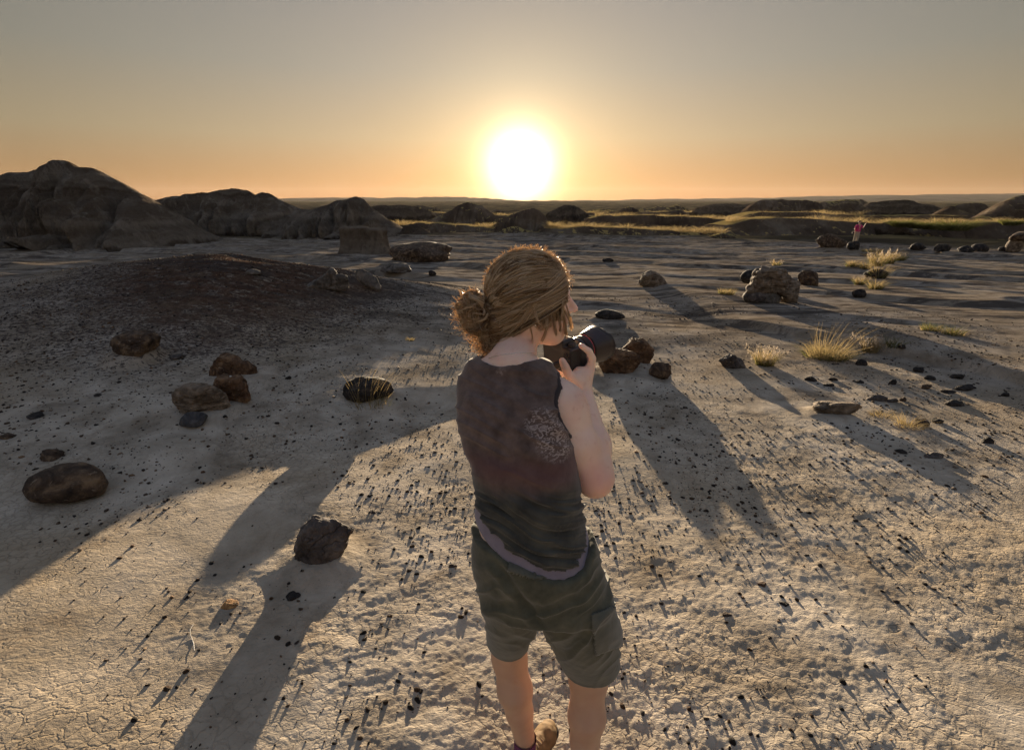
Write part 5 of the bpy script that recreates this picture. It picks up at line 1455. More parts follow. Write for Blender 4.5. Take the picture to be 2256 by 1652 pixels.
    w = m2.n.new('ShaderNodeTexWave'); w.inputs['Scale'].default_value = 110; w.bands_direction = 'X'; m2.l.new(m2.coord(), w.inputs['Vector'])
    m2 = m2.done(col, m2.bump(w.outputs['Fac'], 0.4, 0.001, n))
    local(mesh_np('undershirt', V, F, [m2]), root)
    # ---- shorts
    HB = Field((-0.24, 0.80, at(1290, 1500, 0.95).z - 0.04), (0.40, 1.32, hemz(und)[1].max() + 0.05), 0.0036)
    WT = [trow(1054, 1342, 1302, 0.985, 0.122, 7), trow(1044, 1326, 1250, 0.985, 0.120, 8), trow(1040, 1316, 1210, 0.985, 0.114, 9), trow(1040, 1304, 1170, 0.99, 0.106, 10)]
    HB.loft(WT, 0.01)
    LL = [trow(1060, 1200, 1290, 1.00, 0.105, 0), trow(1066, 1194, 1330, 1.03, 0.100, 0), trow(1071, 1182, 1372, 1.07, 0.093, 0), trow(1074, 1167, 1436, 1.115, 0.086, 0)]
    RL = [trow(1176, 1344, 1290, 0.985, 0.112, 5), trow(1184, 1354, 1340, 0.985, 0.106, 5), trow(1200, 1362, 1385, 1.005, 0.102, 5), trow(1234, 1360, 1480, 1.05, 0.088, 5)]
    LL[-1][0] = at(1120, 1440, 1.05).z; RL[-1][0] = at(1290, 1496, 0.985).z
    HB.loft(LL, 0.022, p=2.1); HB.loft(RL, 0.022, p=2.1)
    x, y, z = HB.pts((slice(None),) * 3)
    HB.F = np.maximum(HB.F, z - np.interp(x[:, 0, 0], ux, uz)[:, None, None] + 0.002).astype(np.float32)
    V, F = skin_of(HB, 3)
    N = normals(V, F); p = pix(V)
    u = (p[:, 0] - 1200) / 100; v = (p[:, 1] - 1350) / 100
    right = sstep(1170, 1215, p[:, 0] - (p[:, 1] - 1330) * 0.3)
    wv = np.where(right > 0.5, v * 3.2 + 1.5 * u + 0.8 * u * u, v * 3.6 - 1.1 * u)
    wv = wv + 0.7 * fbm(u * 1.3, v * 1.3, o=2, s=13)
    f1 = 1 - np.abs(vnoise(u * 0.6, wv, s=15)) * 2; f2 = 1 - np.abs(vnoise(u * 1.4, wv * 2.2, s=16)) * 2
    hemk = 0.25 + 0.75 * np.where(right > 0.5, sstep(1490, 1440, p[:, 1]), sstep(1440, 1395, p[:, 1]))
    V = V + N * ((0.0044 * f1 + 0.0010 * f2 + 0.0014 * fbm(u * 3, v * 3, o=2, s=18)) * hemk + 0.002)[:, None]
    # the fold line that runs from the left hip down between the legs
    d = (p[:, 1] - (1236 + (p[:, 0] - 1095) * 1.45))
    cre = (np.exp(-((d / 1.74) / 8.0) ** 2) - 0.6 * np.exp(-((d / 1.74 - 16) / 10.0) ** 2)) * sstep(1225, 1260, p[:, 1]) * sstep(1395, 1360, p[:, 1])
    V = V - N * (0.009 * cre)[:, None]
    m3, col, n = cloth('olive_drab_cotton', (0.055, 0.056, 0.038), (0.110, 0.106, 0.074), 25, 0.9)
    m3 = m3.done(col, n)
    local(mesh_np('shorts', V, F, [m3]), root)
    c = V[F].mean(1); pc = pix(c); fn = normals(V, F)[F].mean(1)
    back = fn[:, 1] < 0.1
    m4, col, n = cloth('olive_flap_cotton', (0.095, 0.094, 0.074), (0.128, 0.125, 0.098), 25, 0.9); m4 = m4.done(col, n)
    patch('pocket_flap', V, F, back & inpoly(pc, [(1120, 1234), (1178, 1250), (1236, 1253), (1237, 1267), (1180, 1277), (1121, 1258)]), 0.0032, m4, root)
    patch('belt_loop', V, F, back & inpoly(pc, [(1174, 1250), (1182, 1252), (1182, 1272), (1175, 1272)]), 0.006, m4, root)
    patch('cargo_pocket', V, F, (fn[:, 1] < 0.5) & inpoly(pc, [(1302, 1352), (1372, 1330), (1372, 1420), (1312, 1440)]), 0.0050, m3 if False else m4, root)
    # ---- shoes and socks
    m5 = Mat('tan_suede_shoe', 0.8, 0.2); sc = m5.noise(m5.coord(), 30, 4)
    m5 = m5.done(m5.ramp(sc, [(0.3, (0.12, 0.075, 0.035)), (0.7, (0.24, 0.155, 0.075))]), m5.bump(m5.noise(m5.coord(), 160, 3), 0.3, 0.001))
    m6 = Mat('dark_rubber', 0.7, 0.3).done((0.03, 0.022, 0.018)); m7 = Mat('plum_sock', 0.95, 0.1)
    m7 = m7.done(m7.ramp(m7.noise(m7.coord(), 90, 3), [(0.3, (0.10, 0.035, 0.085)), (0.7, (0.16, 0.06, 0.13))]))
    m8 = Mat('pale_lace', 0.8, 0.2).done((0.30, 0.22, 0.13))
    for an, dr in ((J['ankL'], Vector((0.56, 0.83, 0))), (J['ankR'], Vector((0.25, 0.97, 0)))):
        g = Vector((an.x, an.y, GZ)); sd = Vector((dr.y, -dr.x, 0))
        P = lambda f, s_, u_: g + dr * f + sd * s_ + Vector((0, 0, u_))
        lo = Vector((min(P(-.06, 0, 0).x, P(.2, 0, 0).x) - .07, min(P(-.06, 0, 0).y, P(.2, 0, 0).y) - .07, GZ - 0.004)); hi = Vector((max(P(-.06, 0, 0).x, P(.2, 0, 0).x) + .07, max(P(-.06, 0, 0).y, P(.2, 0, 0).y) + .07, GZ + 0.16))
        K = Field(lo, hi, 0.0034)
        K.capsule(P(-0.030, 0, 0.040), P(0.03, 0, 0.042), 0.036, 0.039, 0.01)
        K.capsule(P(0.03, 0, 0.040), P(0.135, 0.004, 0.032), 0.037, 0.040, 0.02)
        K.capsule(P(0.135, 0.004, 0.030), P(0.165, 0.0, 0.028), 0.038, 0.030, 0.01)
        K.capsule(P(-0.02, 0, 0.06), P(-0.004, 0, 0.092), 0.034, 0.040, 0.02)
        K.capsule(P(0.02, 0, 0.07), P(0.075, 0, 0.052), 0.034, 0.030, 0.02)
        K.ell(P(-0.002, 0, 0.125), (0.034, 0.034, 0.032), None, 0.004, sub=True)
        V, F = skin_of(K, 2); V[:, 2] = np.maximum(V[:, 2], GZ + 0.006)
        N = normals(V, F); V = V + N * (0.0013 * fbm(V[:, 0] * 60, V[:, 1] * 60, V[:, 2] * 60, o=2, s=3))[:, None]
        sh = local(mesh_np('shoe', V, F, [m5]), root)
        K = Field(lo, hi, 0.004)
        K.capsule(P(-0.036, 0, 0.012), P(0.05, 0, 0.012), 0.040, 0.038, 0.01); K.capsule(P(0.05, 0, 0.012), P(0.165, 0.002, 0.012), 0.040, 0.036, 0.02)
        x, y, z = K.pts((slice(None),) * 3); K.F = np.maximum(K.F, z - (GZ + 0.020)).astype(np.float32); K.F = np.maximum(K.F, (GZ + 0.0) - z).astype(np.float32)
        V, F = skin_of(K, 1); so = mesh_np('sole', V, F, [m6]); local(so, root); so.parent = sh; so.matrix_parent_inverse = Matrix.Identity(4)
        ls = []
        for i in range(5):
            f = 0.055 + 0.017 * i; hgt = 0.089 - 0.0045 * i - 0.0012 * i * i
            for sgn in (-1, 1):
                ls.append([P(f + 0.006 * k * sgn * 0.5, sgn * 0.022 * (1 - k) * 1.0 - sgn * 0.022 * k, hgt + 0.004 * math.sin(3.14 * k)) for k in np.linspace(0, 1, 8)])
        V, F = tubes(np.array([[list(q) for q in l] for l in ls]), np.full((len(ls), 8), 0.0022), 5)
        lc = mesh_np('lace', V, F, [m8]); local(lc, root); lc.parent = sh; lc.matrix_parent_inverse = Matrix.Identity(4)
        K = Field(lo, hi + Vector((0, 0, 0.03)), 0.0036)
        K.capsule(P(-0.002, 0, 0.07), an + Vector((0, 0, 0.028)), 0.036, 0.0372, 0.01)
        V, F = skin_of(K, 1); local(mesh_np('sock', V, F, [m7]), root)
    # ---- jewellery
    mj = Mat('bright_metal', 0.2, 0.5); mj.bsdf.inputs['Metallic'].default_value = 1.0; mj = mj.done((0.75, 0.68, 0.6))
    V, F = ICO[2]; e = mesh_np('earring', np.array(hp(-0.010, 0.083, -0.034)) + V * 0.0036, F, [mj]); local(e, root)
    ph = np.linspace(0, 2 * math.pi, 40)
    cn = np.array(at(1128, 803, 1.125))
    L = np.stack([cn[0] + 0.060 * np.cos(ph), cn[1] + 0.005 + 0.062 * np.sin(ph), cn[2] + 0.016 - 0.030 * np.sin(ph) + 0.006 * np.cos(ph)], 1)[None]
    V, F = tubes(L, np.full((1, 40), 0.0009), 5); local(mesh_np('necklace', V, F, [mj]), root)
    build_hair(root)
    return root

def lathe(prof, axis_o, axis_d, n=56):
    """prof: (distance along the axis, radius)"""
    d = Vector(axis_d).normalized(); a = d.cross(Vector((0, 0, 1))).normalized(); b = d.cross(a)
    ph = np.linspace(0, 2 * math.pi, n, endpoint=False)
    V = np.array([[list(Vector(axis_o) + d * l + (a * math.cos(p) + b * math.sin(p)) * rr) for p in ph] for l, rr in prof]).reshape(-1, 3)
    return V, grid_faces(len(prof), n, True)
def build_photo_camera():
    """the black camera in her hands"""
    d = Vector((0.80, 0.56, 0.12)).normalized()
    c0 = at(1258, 784, 1.245)                      # middle of the body
    side = d.cross(Vector((0, 0, 1))).normalized(); up = side.cross(d).normalized()
    root = empty('camera', c0)
    tag(root, 'black camera with a wide petal hood lens held in the right hand of the woman', 'camera')
    mb = Mat('black_camera_shell', 0.42, 0.5); mb = mb.done((0.020, 0.018, 0.020), mb.bump(mb.noise(mb.coord(), 500, 2), 0.15, 0.0004))
    mg = Mat('ribbed_rubber', 0.6, 0.4); w = mg.n.new('ShaderNodeTexWave'); w.inputs['Scale'].default_value = 160; mg.l.new(mg.coord(), w.inputs['Vector'])
    mg = mg.done((0.022, 0.020, 0.022), mg.bump(w.outputs['Fac'], 0.4, 0.001))
    ml = Mat('satin_black_barrel', 0.28, 0.5).done((0.024, 0.020, 0.022)); mr = Mat('red_ring', 0.35, 0.5).done((0.42, 0.05, 0.06))
    mgl = Mat('lens_glass', 0.03, 0.8).done((0.02, 0.02, 0.03))
    K = Field(np.array(c0) - 0.11, np.array(c0) + 0.11, 0.0028)
    M = [list(d), list(side), list(up)]
    x, y, z = K.pts((slice(None),) * 3); x, y, z = x - c0.x, y - c0.y, z - c0.z
    def box(cf, cs, cu, hf, hs, hu, rd):
        a = np.abs(d.x * x + d.y * y + d.z * z - cf) - hf + rd; b = np.abs(side.x * x + side.y * y + side.z * z - cs) - hs + rd; c = np.abs(up.x * x + up.y * y + up.z * z - cu) - hu + rd
        q = np.sqrt(np.maximum(a, 0) ** 2 + np.maximum(b, 0) ** 2 + np.maximum(c, 0) ** 2) + np.minimum(np.maximum(a, np.maximum(b, c)), 0) - rd
        K.join(q.astype(np.float32), (slice(None),) * 3, 0.006)
    box(-0.012, -0.022, -0.002, 0.022, 0.060, 0.038, 0.008)
    box(-0.012, -0.014, 0.038, 0.024, 0.024, 0.014, 0.008)
    box(0.008, 0.022, -0.004, 0.020, 0.016, 0.036, 0.012)
    V, F = skin_of(K, 1)
    local(mesh_np('camera_body', V, F, [mb]), root)
    o0 = c0 + d * 0.010 - side * 0.012
    V, F = lathe([(0.0, 0.034), (0.012, 0.034), (0.013, 0.038), (0.030, 0.039), (0.031, 0.0375), (0.048, 0.0375), (0.049, 0.039), (0.0625, 0.040), (0.0635, 0.037), (0.064, 0.0)], o0, d)
    local(mesh_np('lens', V, F, [ml]), root)
    V, F = lathe([(0.033, 0.0385), (0.034, 0.0393), (0.0455, 0.0393), (0.0465, 0.0385)], o0, d); ring = mesh_np('zoom_ring', V, F, [mg]); local(ring, root)
    V, F = lathe([(0.0497, 0.0396), (0.0500, 0.0402), (0.0515, 0.0402), (0.0518, 0.0396)], o0, d); local(mesh_np('red_ring', V, F, [mr]), root)
    V, F = lathe([(0.060, 0.0), (0.066, 0.020), (0.064, 0.0345)], o0, d); local(mesh_np('front_glass', V, F, [mgl]), root)
    # petal hood
    n = 96; a = d.cross(Vector((0, 0, 1))).normalized(); b = d.cross(a)
    ph = np.linspace(0, 2 * math.pi, n, endpoint=False)
    rows = []
    for k, (f, ro) in enumerate(((0, 0.0405), (0.12, 0.0425), (0.35, 0.0445), (0.7, 0.0475), (1.0, 0.0500), (1.0, 0.0480), (0.6, 0.0450), (0.1, 0.0400))):
        L = 0.055 + f * (0.052 + 0.0105 * np.sign(np.cos(2 * ph)) * np.abs(np.cos(2 * ph)) ** 0.5)
        rows.append([list(o0 + d * float(l) + (a * math.cos(p) + b * math.sin(p)) * ro * 1.06) for l, p in zip(L, ph)])
    V = np.array(rows).reshape(-1, 3)
    mh = Mat('hood_plastic', 0.34, 0.5).done((0.030, 0.022, 0.024))
    local(mesh_np('lens_hood', V, grid_faces(len(rows), n, True), [mh]), root)
    V, F = lathe([(0.055, 0.041), (0.0555, 0.0425), (0.0575, 0.0425), (0.058, 0.041)], o0, d); local(mesh_np('hood_collar', V, F, [ml]), root)
    # buttons and dials on the back and top
    for i, (f, s_, u_, rr_, h) in enumerate(((-0.034, 0.022, 0.018, 0.005, 0.003), (-0.034, 0.030, 0.010, 0.004, 0.003), (-0.034, 0.024, -0.006, 0.007, 0.003), (-0.034, 0.020, -0.022, 0.004, 0.003))):
        V, F = lathe([(0, rr_), (-h, rr_), (-h - 0.001, rr_ * 0.7), (-h - 0.001, 0)], c0 + d * f + side * s_ + up * u_, d, 16)
        local(mesh_np('button', V, F, [ml]), root)
    V, F = lathe([(0, 0.010), (0.008, 0.010), (0.009, 0.009), (0.009, 0)], c0 - d * 0.012 + side * 0.020 + up * 0.035, up, 24); local(mesh_np('dial', V, F, [mg]), root)
    # neck strap hanging in a loop
    t = np.linspace(0, 1, 24)
    A = c0 + side * 0.034 + up * 0.02; E = at(1150, 800, 1.16)
    L = np.array([list(A.lerp(E, q) + Vector((0.0, 0.03 * math.sin(3.14 * q), -0.035 * math.sin(3.14 * q)))) for q in t])
    wv = np.array([0, 0, 1.0]) * 0.010
    V = np.concatenate([L - wv + [0, 0.0012, 0], L + wv + [0, 0.0012, 0], L + wv - [0, 0.0012, 0], L - wv - [0, 0.0012, 0]])
    k = len(t); F = []
    for i in range(k - 1):
        for q in range(4): F.append([q * k + i, q * k + i + 1, ((q + 1) % 4) * k + i + 1, ((q + 1) % 4) * k + i])
    local(mesh_np('neck_strap', V, np.array(F), [mb]), root)

def build_walker():
    """the distant figure in pink standing at the black pointed rock"""
    g0 = ground_at(1878, 549)
    Y = g0.y + 1.2
    A = at(1883, 537, Y); top = at(1886, 487, Y); hgt = top.z - A.z; s = hgt / 1.66
    base = Vector((A.x, Y, A.z))
    root = empty('person', (base.x, base.y, base.z))
    tag(root, 'distant person in a pink top and pale trousers standing behind a black rock', 'person')
    P = lambda x_, y_, z_: base + Vector((x_, y_, z_)) * s
    lo, hi = base + Vector((-0.7, -0.5, -0.3)) * s, base + Vector((0.9, 0.5, 1.8)) * s
    sk = Field(lo, hi, 0.016 * s)
    hd = P(0.02, 0, 1.56)
    sk.ell(hd, (0.075 * s, 0.09 * s, 0.11 * s), None, 0.02); sk.capsule(P(0.02, 0, 1.36), hd, 0.05 * s, 0.05 * s, 0.02)
    sk.ell(hd + Vector((0.0, -0.09, -0.02)) * s, (0.015 * s, 0.02 * s, 0.02 * s), None, 0.01)
    sk.capsule(P(0, 0, 0.95), P(0.01, 0, 1.3), 0.12 * s, 0.13 * s, 0.03)
    sk.capsule(P(0.17, 0, 1.33), P(0.33, -0.05, 1.15), 0.045 * s, 0.036 * s, 0.02); sk.capsule(P(0.33, -0.05, 1.15), P(0.46, -0.03, 1.45), 0.035 * s, 0.025 * s, 0.02)
    sk.capsule(P(-0.17, 0, 1.33), P(-0.27, -0.02, 1.08), 0.045 * s, 0.036 * s, 0.02); sk.capsule(P(-0.27, -0.02, 1.08), P(-0.27, -0.12, 0.86), 0.035 * s, 0.025 * s, 0.02)
    for q, w_ in ((P(0.46, -0.03, 1.45), Vector((0.04, 0, 0.09))), (P(-0.27, -0.12, 0.86), Vector((0, -0.02, -0.09)))):
        for k in range(4): sk.capsule(q, q + (w_ + Vector((0.018 * (k - 1.5), 0.0, 0))) * s, 0.02 * s, 0.011 * s, 0.01)
        sk.capsule(q, q + Vector((-0.04, -0.03, w_.z * 0.4)) * s, 0.016 * s, 0.011 * s, 0.01)
    for sx in (-0.09, 0.10):
        sk.capsule(P(sx, 0, 0.92), P(sx * 1.1, -0.02, 0.48), 0.09 * s, 0.06 * s, 0.03); sk.capsule(P(sx * 1.1, -0.02, 0.48), P(sx * 1.2, 0.02, 0.06), 0.055 * s, 0.035 * s, 0.02)
    V, F = skin_of(sk, 1); local(mesh_np('body', V, F, [SKIN]), root)
    t_ = Field(lo, hi, 0.016 * s)
    t_.capsule(P(-0.06, 0, 0.93), P(-0.06, 0, 1.28), 0.125 * s, 0.13 * s, 0.03); t_.capsule(P(0.07, 0, 0.93), P(0.07, 0, 1.28), 0.125 * s, 0.13 * s, 0.03)
    t_.capsule(P(0.15, 0, 1.33), P(0.27, -0.03, 1.22), 0.07 * s, 0.06 * s, 0.03); t_.capsule(P(-0.15, 0, 1.33), P(-0.23, -0.01, 1.18), 0.07 * s, 0.06 * s, 0.03)
    V, F = skin_of(t_, 1); m = Mat('pink_cotton', 0.9, 0.1).done((0.50, 0.045, 0.16)); local(mesh_np('shirt', V, F, [m]), root)
    t_ = Field(lo, hi, 0.016 * s)
    for sx in (-0.09, 0.10):
        t_.capsule(P(sx * 0.8, 0, 0.90), P(sx * 1.1, -0.02, 0.48), 0.115 * s, 0.085 * s, 0.03); t_.capsule(P(sx * 1.1, -0.02, 0.48), P(sx * 1.2, 0.02, 0.10), 0.083 * s, 0.07 * s, 0.02)
    V, F = skin_of(t_, 1); m = Mat('pale_khaki', 0.9, 0.1).done((0.36, 0.31, 0.24)); local(mesh_np('trousers', V, F, [m]), root)
    t_ = Field(lo, hi, 0.016 * s)
    t_.ell(hd + Vector((0, 0.02, 0.03)) * s, (0.09 * s, 0.10 * s, 0.10 * s), None, 0.02)
    V, F = skin_of(t_, 1); m = Mat('dark_hair', 0.6, 0.3).done((0.03, 0.02, 0.015)); local(mesh_np('hair', V, F, [m]), root)
    t_ = Field(lo, hi, 0.016 * s)
    m = Mat('dark_boot', 0.6, 0.3).done((0.03, 0.022, 0.018))
    for sx in (-0.108, 0.12):
        t_ = Field(lo, hi, 0.016 * s); t_.capsule(P(sx, 0.03, 0.03), P(sx, -0.14, 0.02), 0.05 * s, 0.045 * s, 0.02)
        V, F = skin_of(t_, 1); local(mesh_np('boot', V, F, [m]), root)
    b = Field(lo, hi, 0.014 * s); b.ell(P(-0.36, -0.08, 0.78), (0.07 * s, 0.06 * s, 0.11 * s), None, 0.02); b.capsule(P(-0.34, -0.08, 0.86), P(-0.10, -0.10, 1.36), 0.016 * s, 0.016 * s, 0.01)
    V, F = skin_of(b, 1); m = Mat('black_bag_cloth', 0.7, 0.3).done((0.015, 0.015, 0.018)); o = mesh_np('bag', V, F, [m])
    tag(o, 'small black bag hanging at the hip of the distant person in pink', 'bag')
    # the ground meets the feet
    CONES.append((base.x, base.y, 0.9, max(base.z - float(terrain(base.x, base.y)), 0.0), 0.5))
# ------------------------------------------------------------------ grass
def grass_material(name, a, b, trans=0.5):
    m = Mat(name, 0.7, 0.2)
    oi = m.n.new('ShaderNodeObjectInfo')
    col = m.ramp(m.noise(m.coord(), 9.0, 3), [(0.35, a), (0.65, b)])
    m.done(col)
    tr = m.n.new('ShaderNodeBsdfTranslucent'); m.l.new(col, tr.inputs['Color'])
    mx = m.n.new('ShaderNodeMixShader'); mx.inputs[0].default_value = trans
    out = m.n['Material Output']
    m.l.new(m.bsdf.outputs[0], mx.inputs[1]); m.l.new(tr.outputs[0], mx.inputs[2]); m.l.new(mx.outputs[0], out.inputs[0])
    return m.m
STRAW = grass_material('dry_straw', (0.24, 0.17, 0.07), (0.42, 0.32, 0.16))
GREENG = grass_material('olive_grass', (0.07, 0.08, 0.02), (0.15, 0.14, 0.04))
PLUME = grass_material('pale_seed_heads', (0.42, 0.33, 0.24), (0.55, 0.46, 0.36))

def blades(n, spread, hmin, hmax, width, lean=0.35, curve=0.6, wind=(0.12, 0.0), seed=0, seg=5):
    """a tuft of thin curved blades about the origin: V, F"""
    r = np.random.default_rng(seed)
    a = r.uniform(0, 2 * math.pi, n); q = np.sqrt(r.random(n)) * spread
    bx, by = q * np.cos(a), q * np.sin(a) * 0.8
    h = r.uniform(hmin, hmax, n)
    da = a + r.normal(0, 0.7, n)
    ln = lean * (0.25 + q / max(spread, 1e-6)) * r.uniform(0.4, 1.3, n)
    t = np.linspace(0, 1, seg)[None, :]
    cx = bx[:, None] + np.cos(da)[:, None] * h[:, None] * (ln[:, None] * t + curve * t ** 2.4 * ln[:, None] * 1.4) + wind[0] * h[:, None] * t ** 2
    cy = by[:, None] + np.sin(da)[:, None] * h[:, None] * (ln[:, None] * t + curve * t ** 2.4 * ln[:, None] * 1.4) + wind[1] * h[:, None] * t ** 2
    cz = h[:, None] * (t - 0.12 * t ** 2.5)
    fa = r.uniform(0, math.pi, n)[:, None]
    w = width * (1 - 0.85 * t) * r.uniform(0.7, 1.3, n)[:, None]
    L = np.stack([cx - np.cos(fa) * w, cy - np.sin(fa) * w, cz], -1); Rr = np.stack([cx + np.cos(fa) * w, cy + np.sin(fa) * w, cz], -1)
    V = np.stack([L, Rr], 2).reshape(n, seg * 2, 3)
    k = np.arange(seg - 1)
    f = np.stack([2 * k, 2 * k + 1, 2 * k + 3, 2 * k + 2], 1)
    F = (f[None] + (np.arange(n) * seg * 2)[:, None, None]).reshape(-1, 4)
    return V.reshape(-1, 3), F, np.stack([cx[:, -1], cy[:, -1], cz[:, -1]], 1)
def heads(tips, ln, w, seed=0, per=14):
    """feathery seed heads: short bristles around each blade tip"""
    r = np.random.default_rng(seed)
    n = len(tips) * per
    base = np.repeat(tips, per, 0) + np.stack([r.normal(0, w * 0.3, n), r.normal(0, w * 0.3, n), r.uniform(-ln, 0.2 * ln, n)], 1)
    d = np.stack([r.normal(0, 1, n), r.normal(0, 1, n), r.uniform(0.8, 2.4, n)], 1); d /= np.linalg.norm(d, axis=1, keepdims=True)
    L = ln * r.uniform(0.25, 0.5, n)[:, None]
    s = np.stack([r.normal(0, 1, n), r.normal(0, 1, n), np.zeros(n)], 1); s = s / np.linalg.norm(s, axis=1, keepdims=True) * w * 0.10
    V = np.stack([base - s, base + s, base + d * L], 1).reshape(-1, 3)
    F = np.arange(n * 3).reshape(-1, 3)
    return V, F
def tuft(px, py, hpx, wpx, label, n=90, mats=(STRAW,), tall=0, talln=0, plume=0, seed=0, name='grass_tuft', group=None, lean=0.45, wpix=1.0, wind=(0.15, 0)):
    """hpx/wpx: height and width in photograph pixels"""
    g = ground_at(px, py); s = px_size(g)
    h, w = hpx / s, wpx / s
    wd = max(0.0009, 0.45 * wpix / s)
    root = empty(name, (g.x, g.y, float(terrain(g.x, g.y)) - 0.004))
    tag(root, label, 'grass tuft', group)
    V, F, tips = blades(n, w * 0.32, h * 0.45, h, wd, lean, seed=seed, wind=wind)
    mesh_np('blades', V, F, [mats[0]], parent=root)
    if len(mats) > 1:
        V, F, _ = blades(int(n * 0.8), w * 0.36, h * 0.25, h * 0.7, wd * 1.1, lean * 1.5, seed=seed + 1, wind=wind)
        mesh_np('green_blades', V, F, [mats[1]], parent=root)
    if talln:
        V, F, tp = blades(talln, w * 0.25, tall / s * 0.6, tall / s, wd * 0.75, lean * 0.55, 0.5, seed=seed + 2, wind=(0.25, 0), seg=8)
        mesh_np('stalks', V, F, [STRAW], parent=root)
    if plume:
        V, F = heads(tips[:plume], h * 0.28, h * 0.10, seed=seed + 3)
        tag(mesh_np('seed_heads', V, F, [PLUME], parent=root), kind='stuff')
    return root
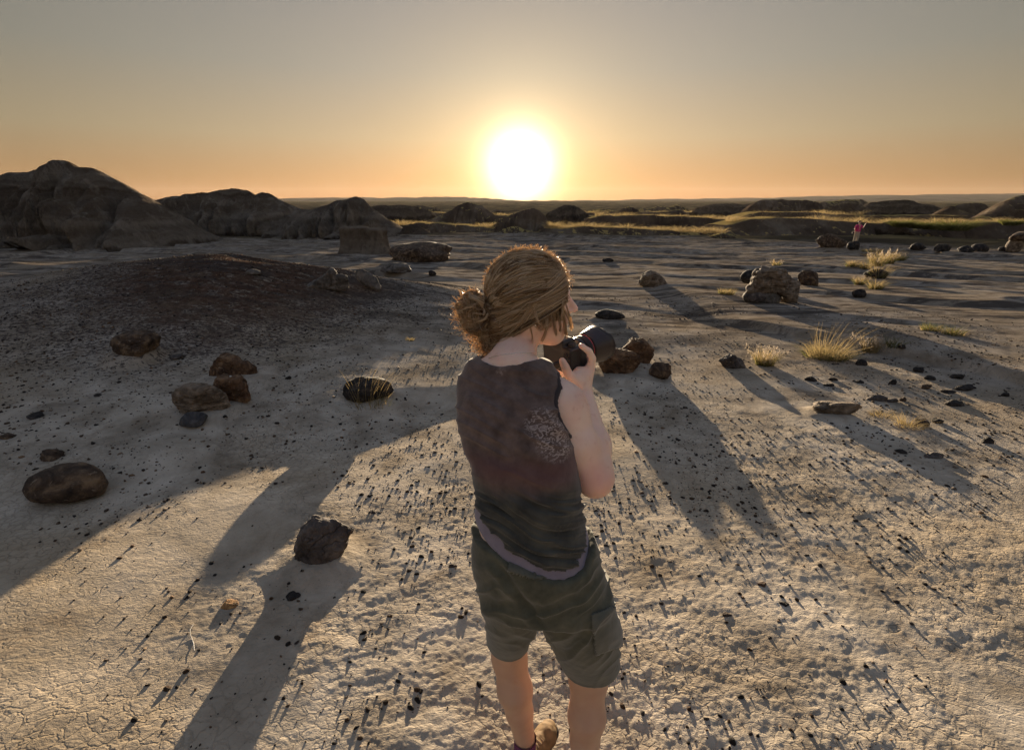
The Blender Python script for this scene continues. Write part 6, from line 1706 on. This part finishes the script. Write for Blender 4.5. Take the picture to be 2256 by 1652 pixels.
def build_grass():
    tuft(1822, 789, 42, 120, 'large olive and straw tuft with long windblown stalks at the right', 480, (STRAW, GREENG), tall=100, talln=70, seed=1, lean=0.6)
    tuft(1915, 776, 46, 50, 'fluffy tuft with pale seed heads right of the large tuft', 200, (STRAW,), plume=60, seed=2, lean=0.3)
    tuft(1684, 804, 46, 52, 'bushy tuft with a pinkish plume left of the large tuft', 260, (STRAW, GREENG), plume=40, seed=3, lean=0.35)
    tuft(1967, 765, 30, 40, 'dim grey-green tuft behind the fluffy one', 120, (GREENG,), seed=4)
    tuft(815, 893, 38, 120, 'sparse tall straw grass in front of the dark oval boulder', 70, (STRAW, GREENG), tall=104, talln=34, seed=5, lean=0.4)
    tuft(2000, 940, 24, 80, 'low golden grass beside the brown stone on the right slope', 200, (STRAW,), tall=44, talln=20, seed=6, lean=0.9)
    tuft(1945, 918, 16, 70, 'flattened straw grass between the tan slab and the golden grass', 150, (STRAW,), seed=7, lean=1.2)
    tuft(1710, 585, 16, 24, 'tiny sunlit tuft above the banded boulder', 60, (STRAW, GREENG), plume=16, seed=8)
    tuft(1600, 648, 17, 48, 'dim olive tuft left of the banded boulder', 160, (STRAW, GREENG), seed=9)
    tuft(1650 - 0, 725, 12, 24, 'x', 20) if False else None
    tuft(2050, 728, 22, 52, 'left one of two dim tufts on the rippled slope', 130, (GREENG, STRAW), seed=10)
    tuft(2098, 738, 24, 60, 'right one of two dim tufts on the rippled slope', 140, (GREENG, STRAW), seed=11)
    k = 0
    for (px, py, h, w, pl, lab) in ((1878, 588, 18, 34, 0, 'low tuft at the left end of the far grass line'), (1905, 592, 16, 34, 0, 'low tuft second in the far grass line'),
                                (1930, 586, 36, 42, 12, 'tall tuft in the middle of the far grass line'), (1955, 580, 34, 34, 16, 'tall plumed tuft right of the middle of the far grass line'),
                                (1982, 575, 20, 24, 10, 'small plumed tuft at the right end of the far grass line'), (1935, 612, 34, 40, 0, 'straw tuft above the black boulder'),
                                (1893, 628, 24, 24, 12, 'plumed tuft left of the black boulder'), (1928, 637, 28, 34, 0, 'olive tuft in front of the black boulder'),
                                (1920, 555, 10, 60, 0, 'thin grass at the top of the grass line')):
        tuft(px, py, h, w, lab, 130, (STRAW, GREENG), plume=pl, seed=20 + k); k += 1
    tuft(1640 / 1, 1, 1, 1, 'x') if False else None
    tuft(950 + 690 * 0, 760, 10, 22, 'tiny yellow sprig on the shaded slope beyond the bun', 40, (STRAW, GREENG), seed=40) if False else None
    tuft(903, 750, 10, 26, 'tiny yellow-green sprig on the shaded slope left of the bun', 50, (STRAW, GREENG), seed=41)
    tuft(1076, 1, 1, 1, 'x') if False else None
    # bushes of the valley edge
    for i, (px, py, h, w) in enumerate(((2100, 508, 28, 60), (2060, 506, 20, 50), (2020, 503, 16, 40), (2226, 497, 16, 30), (1985, 500, 18, 34))):
        Y = 47.0
        g = at(px, py, Y); s = FPX / (Y * CP)
        V, F, _ = blades(500, w / s * 0.45, h / s * 0.4, h / s, 0.9 / s, 0.9, seed=60 + i, seg=3)
        o = mesh_np('bush', V, F, [GREENG]); o.location = (g.x, g.y, g.z)
        tag(o, ['large dark green bush at the far edge of the flat', 'dark green bush just left of the large one', 'small dark bush third from the large one',
                'small bush near the right edge of the far flat', 'leftmost small bush near the far walker'][i], 'bush')
    # golden grass strips of the valley, far away: one mass
    r = np.random.default_rng(5)
    Vs, Fs, off = [], [], 0
    strips = [((1200, 502), (1600, 514), 47.6, 4200, 1.6), ((870, 496), (1090, 502), 53.5, 1500, 1.6), ((890, 468), (1140, 474), 117, 900, 4), ((1600, 486), (1900, 489), 52.0, 2000, 2.0),
              ((1900, 492), (2256, 490), 53, 2400, 2.4), ((1640, 472), (1900, 473), 72.5, 1200, 3), ((1310, 475), (1660, 486), 68.5, 2200, 2.5), ((1230, 470), (1560, 467), 138, 1200, 4)]
    for (a, b, Y, n, dy) in strips:
        u = r.random(n)
        px = a[0] + (b[0] - a[0]) * u
        Yq = Y + r.normal(0, dy * 0.5, n)
        P = np.array([ray(p, 480) for p in px]); X = P[:, 0] * Yq
        pyl = a[1] + (b[1] - a[1]) * u
        zt = np.array([at(p, q, y).z for p, q, y in zip(px, pyl, Yq)])
        zg = terrain(X, Yq, fine=False)
        z0 = np.maximum(zt - 0.05, zg)
        h = r.uniform(0.25, 0.75, n) * (0.6 + 0.6 * np.abs(vnoise(px * 0.05, px * 0, s=7)))
        V, F, _ = blades(n, 0.001, 1, 1, 0.030 * Y / 50, 0.8, seed=int(Y), seg=3)
        V = V.reshape(n, -1, 3) * h[:, None, None]
        V[..., :2] *= 1.2
        V[..., :2] += r.normal(0, 0.0, (n, 1, 2))
        V = V + np.stack([X, Yq, z0], 1)[:, None, :]
        Vs.append(V.reshape(-1, 3)); Fs.append(F + off); off += V.shape[0] * V.shape[1]
    o = mesh_np('valley_grass', np.vstack(Vs), np.vstack(Fs), [STRAW])
    tag(o, 'golden dry grass on the terraces beyond the pale flat', kind='stuff')
# ------------------------------------------------------------------ assemble
build_walker()
build_ground()
build_hills()
build_rocks()
build_woman()
build_photo_camera()
scatter_pebbles()
build_grass()
build_haze()
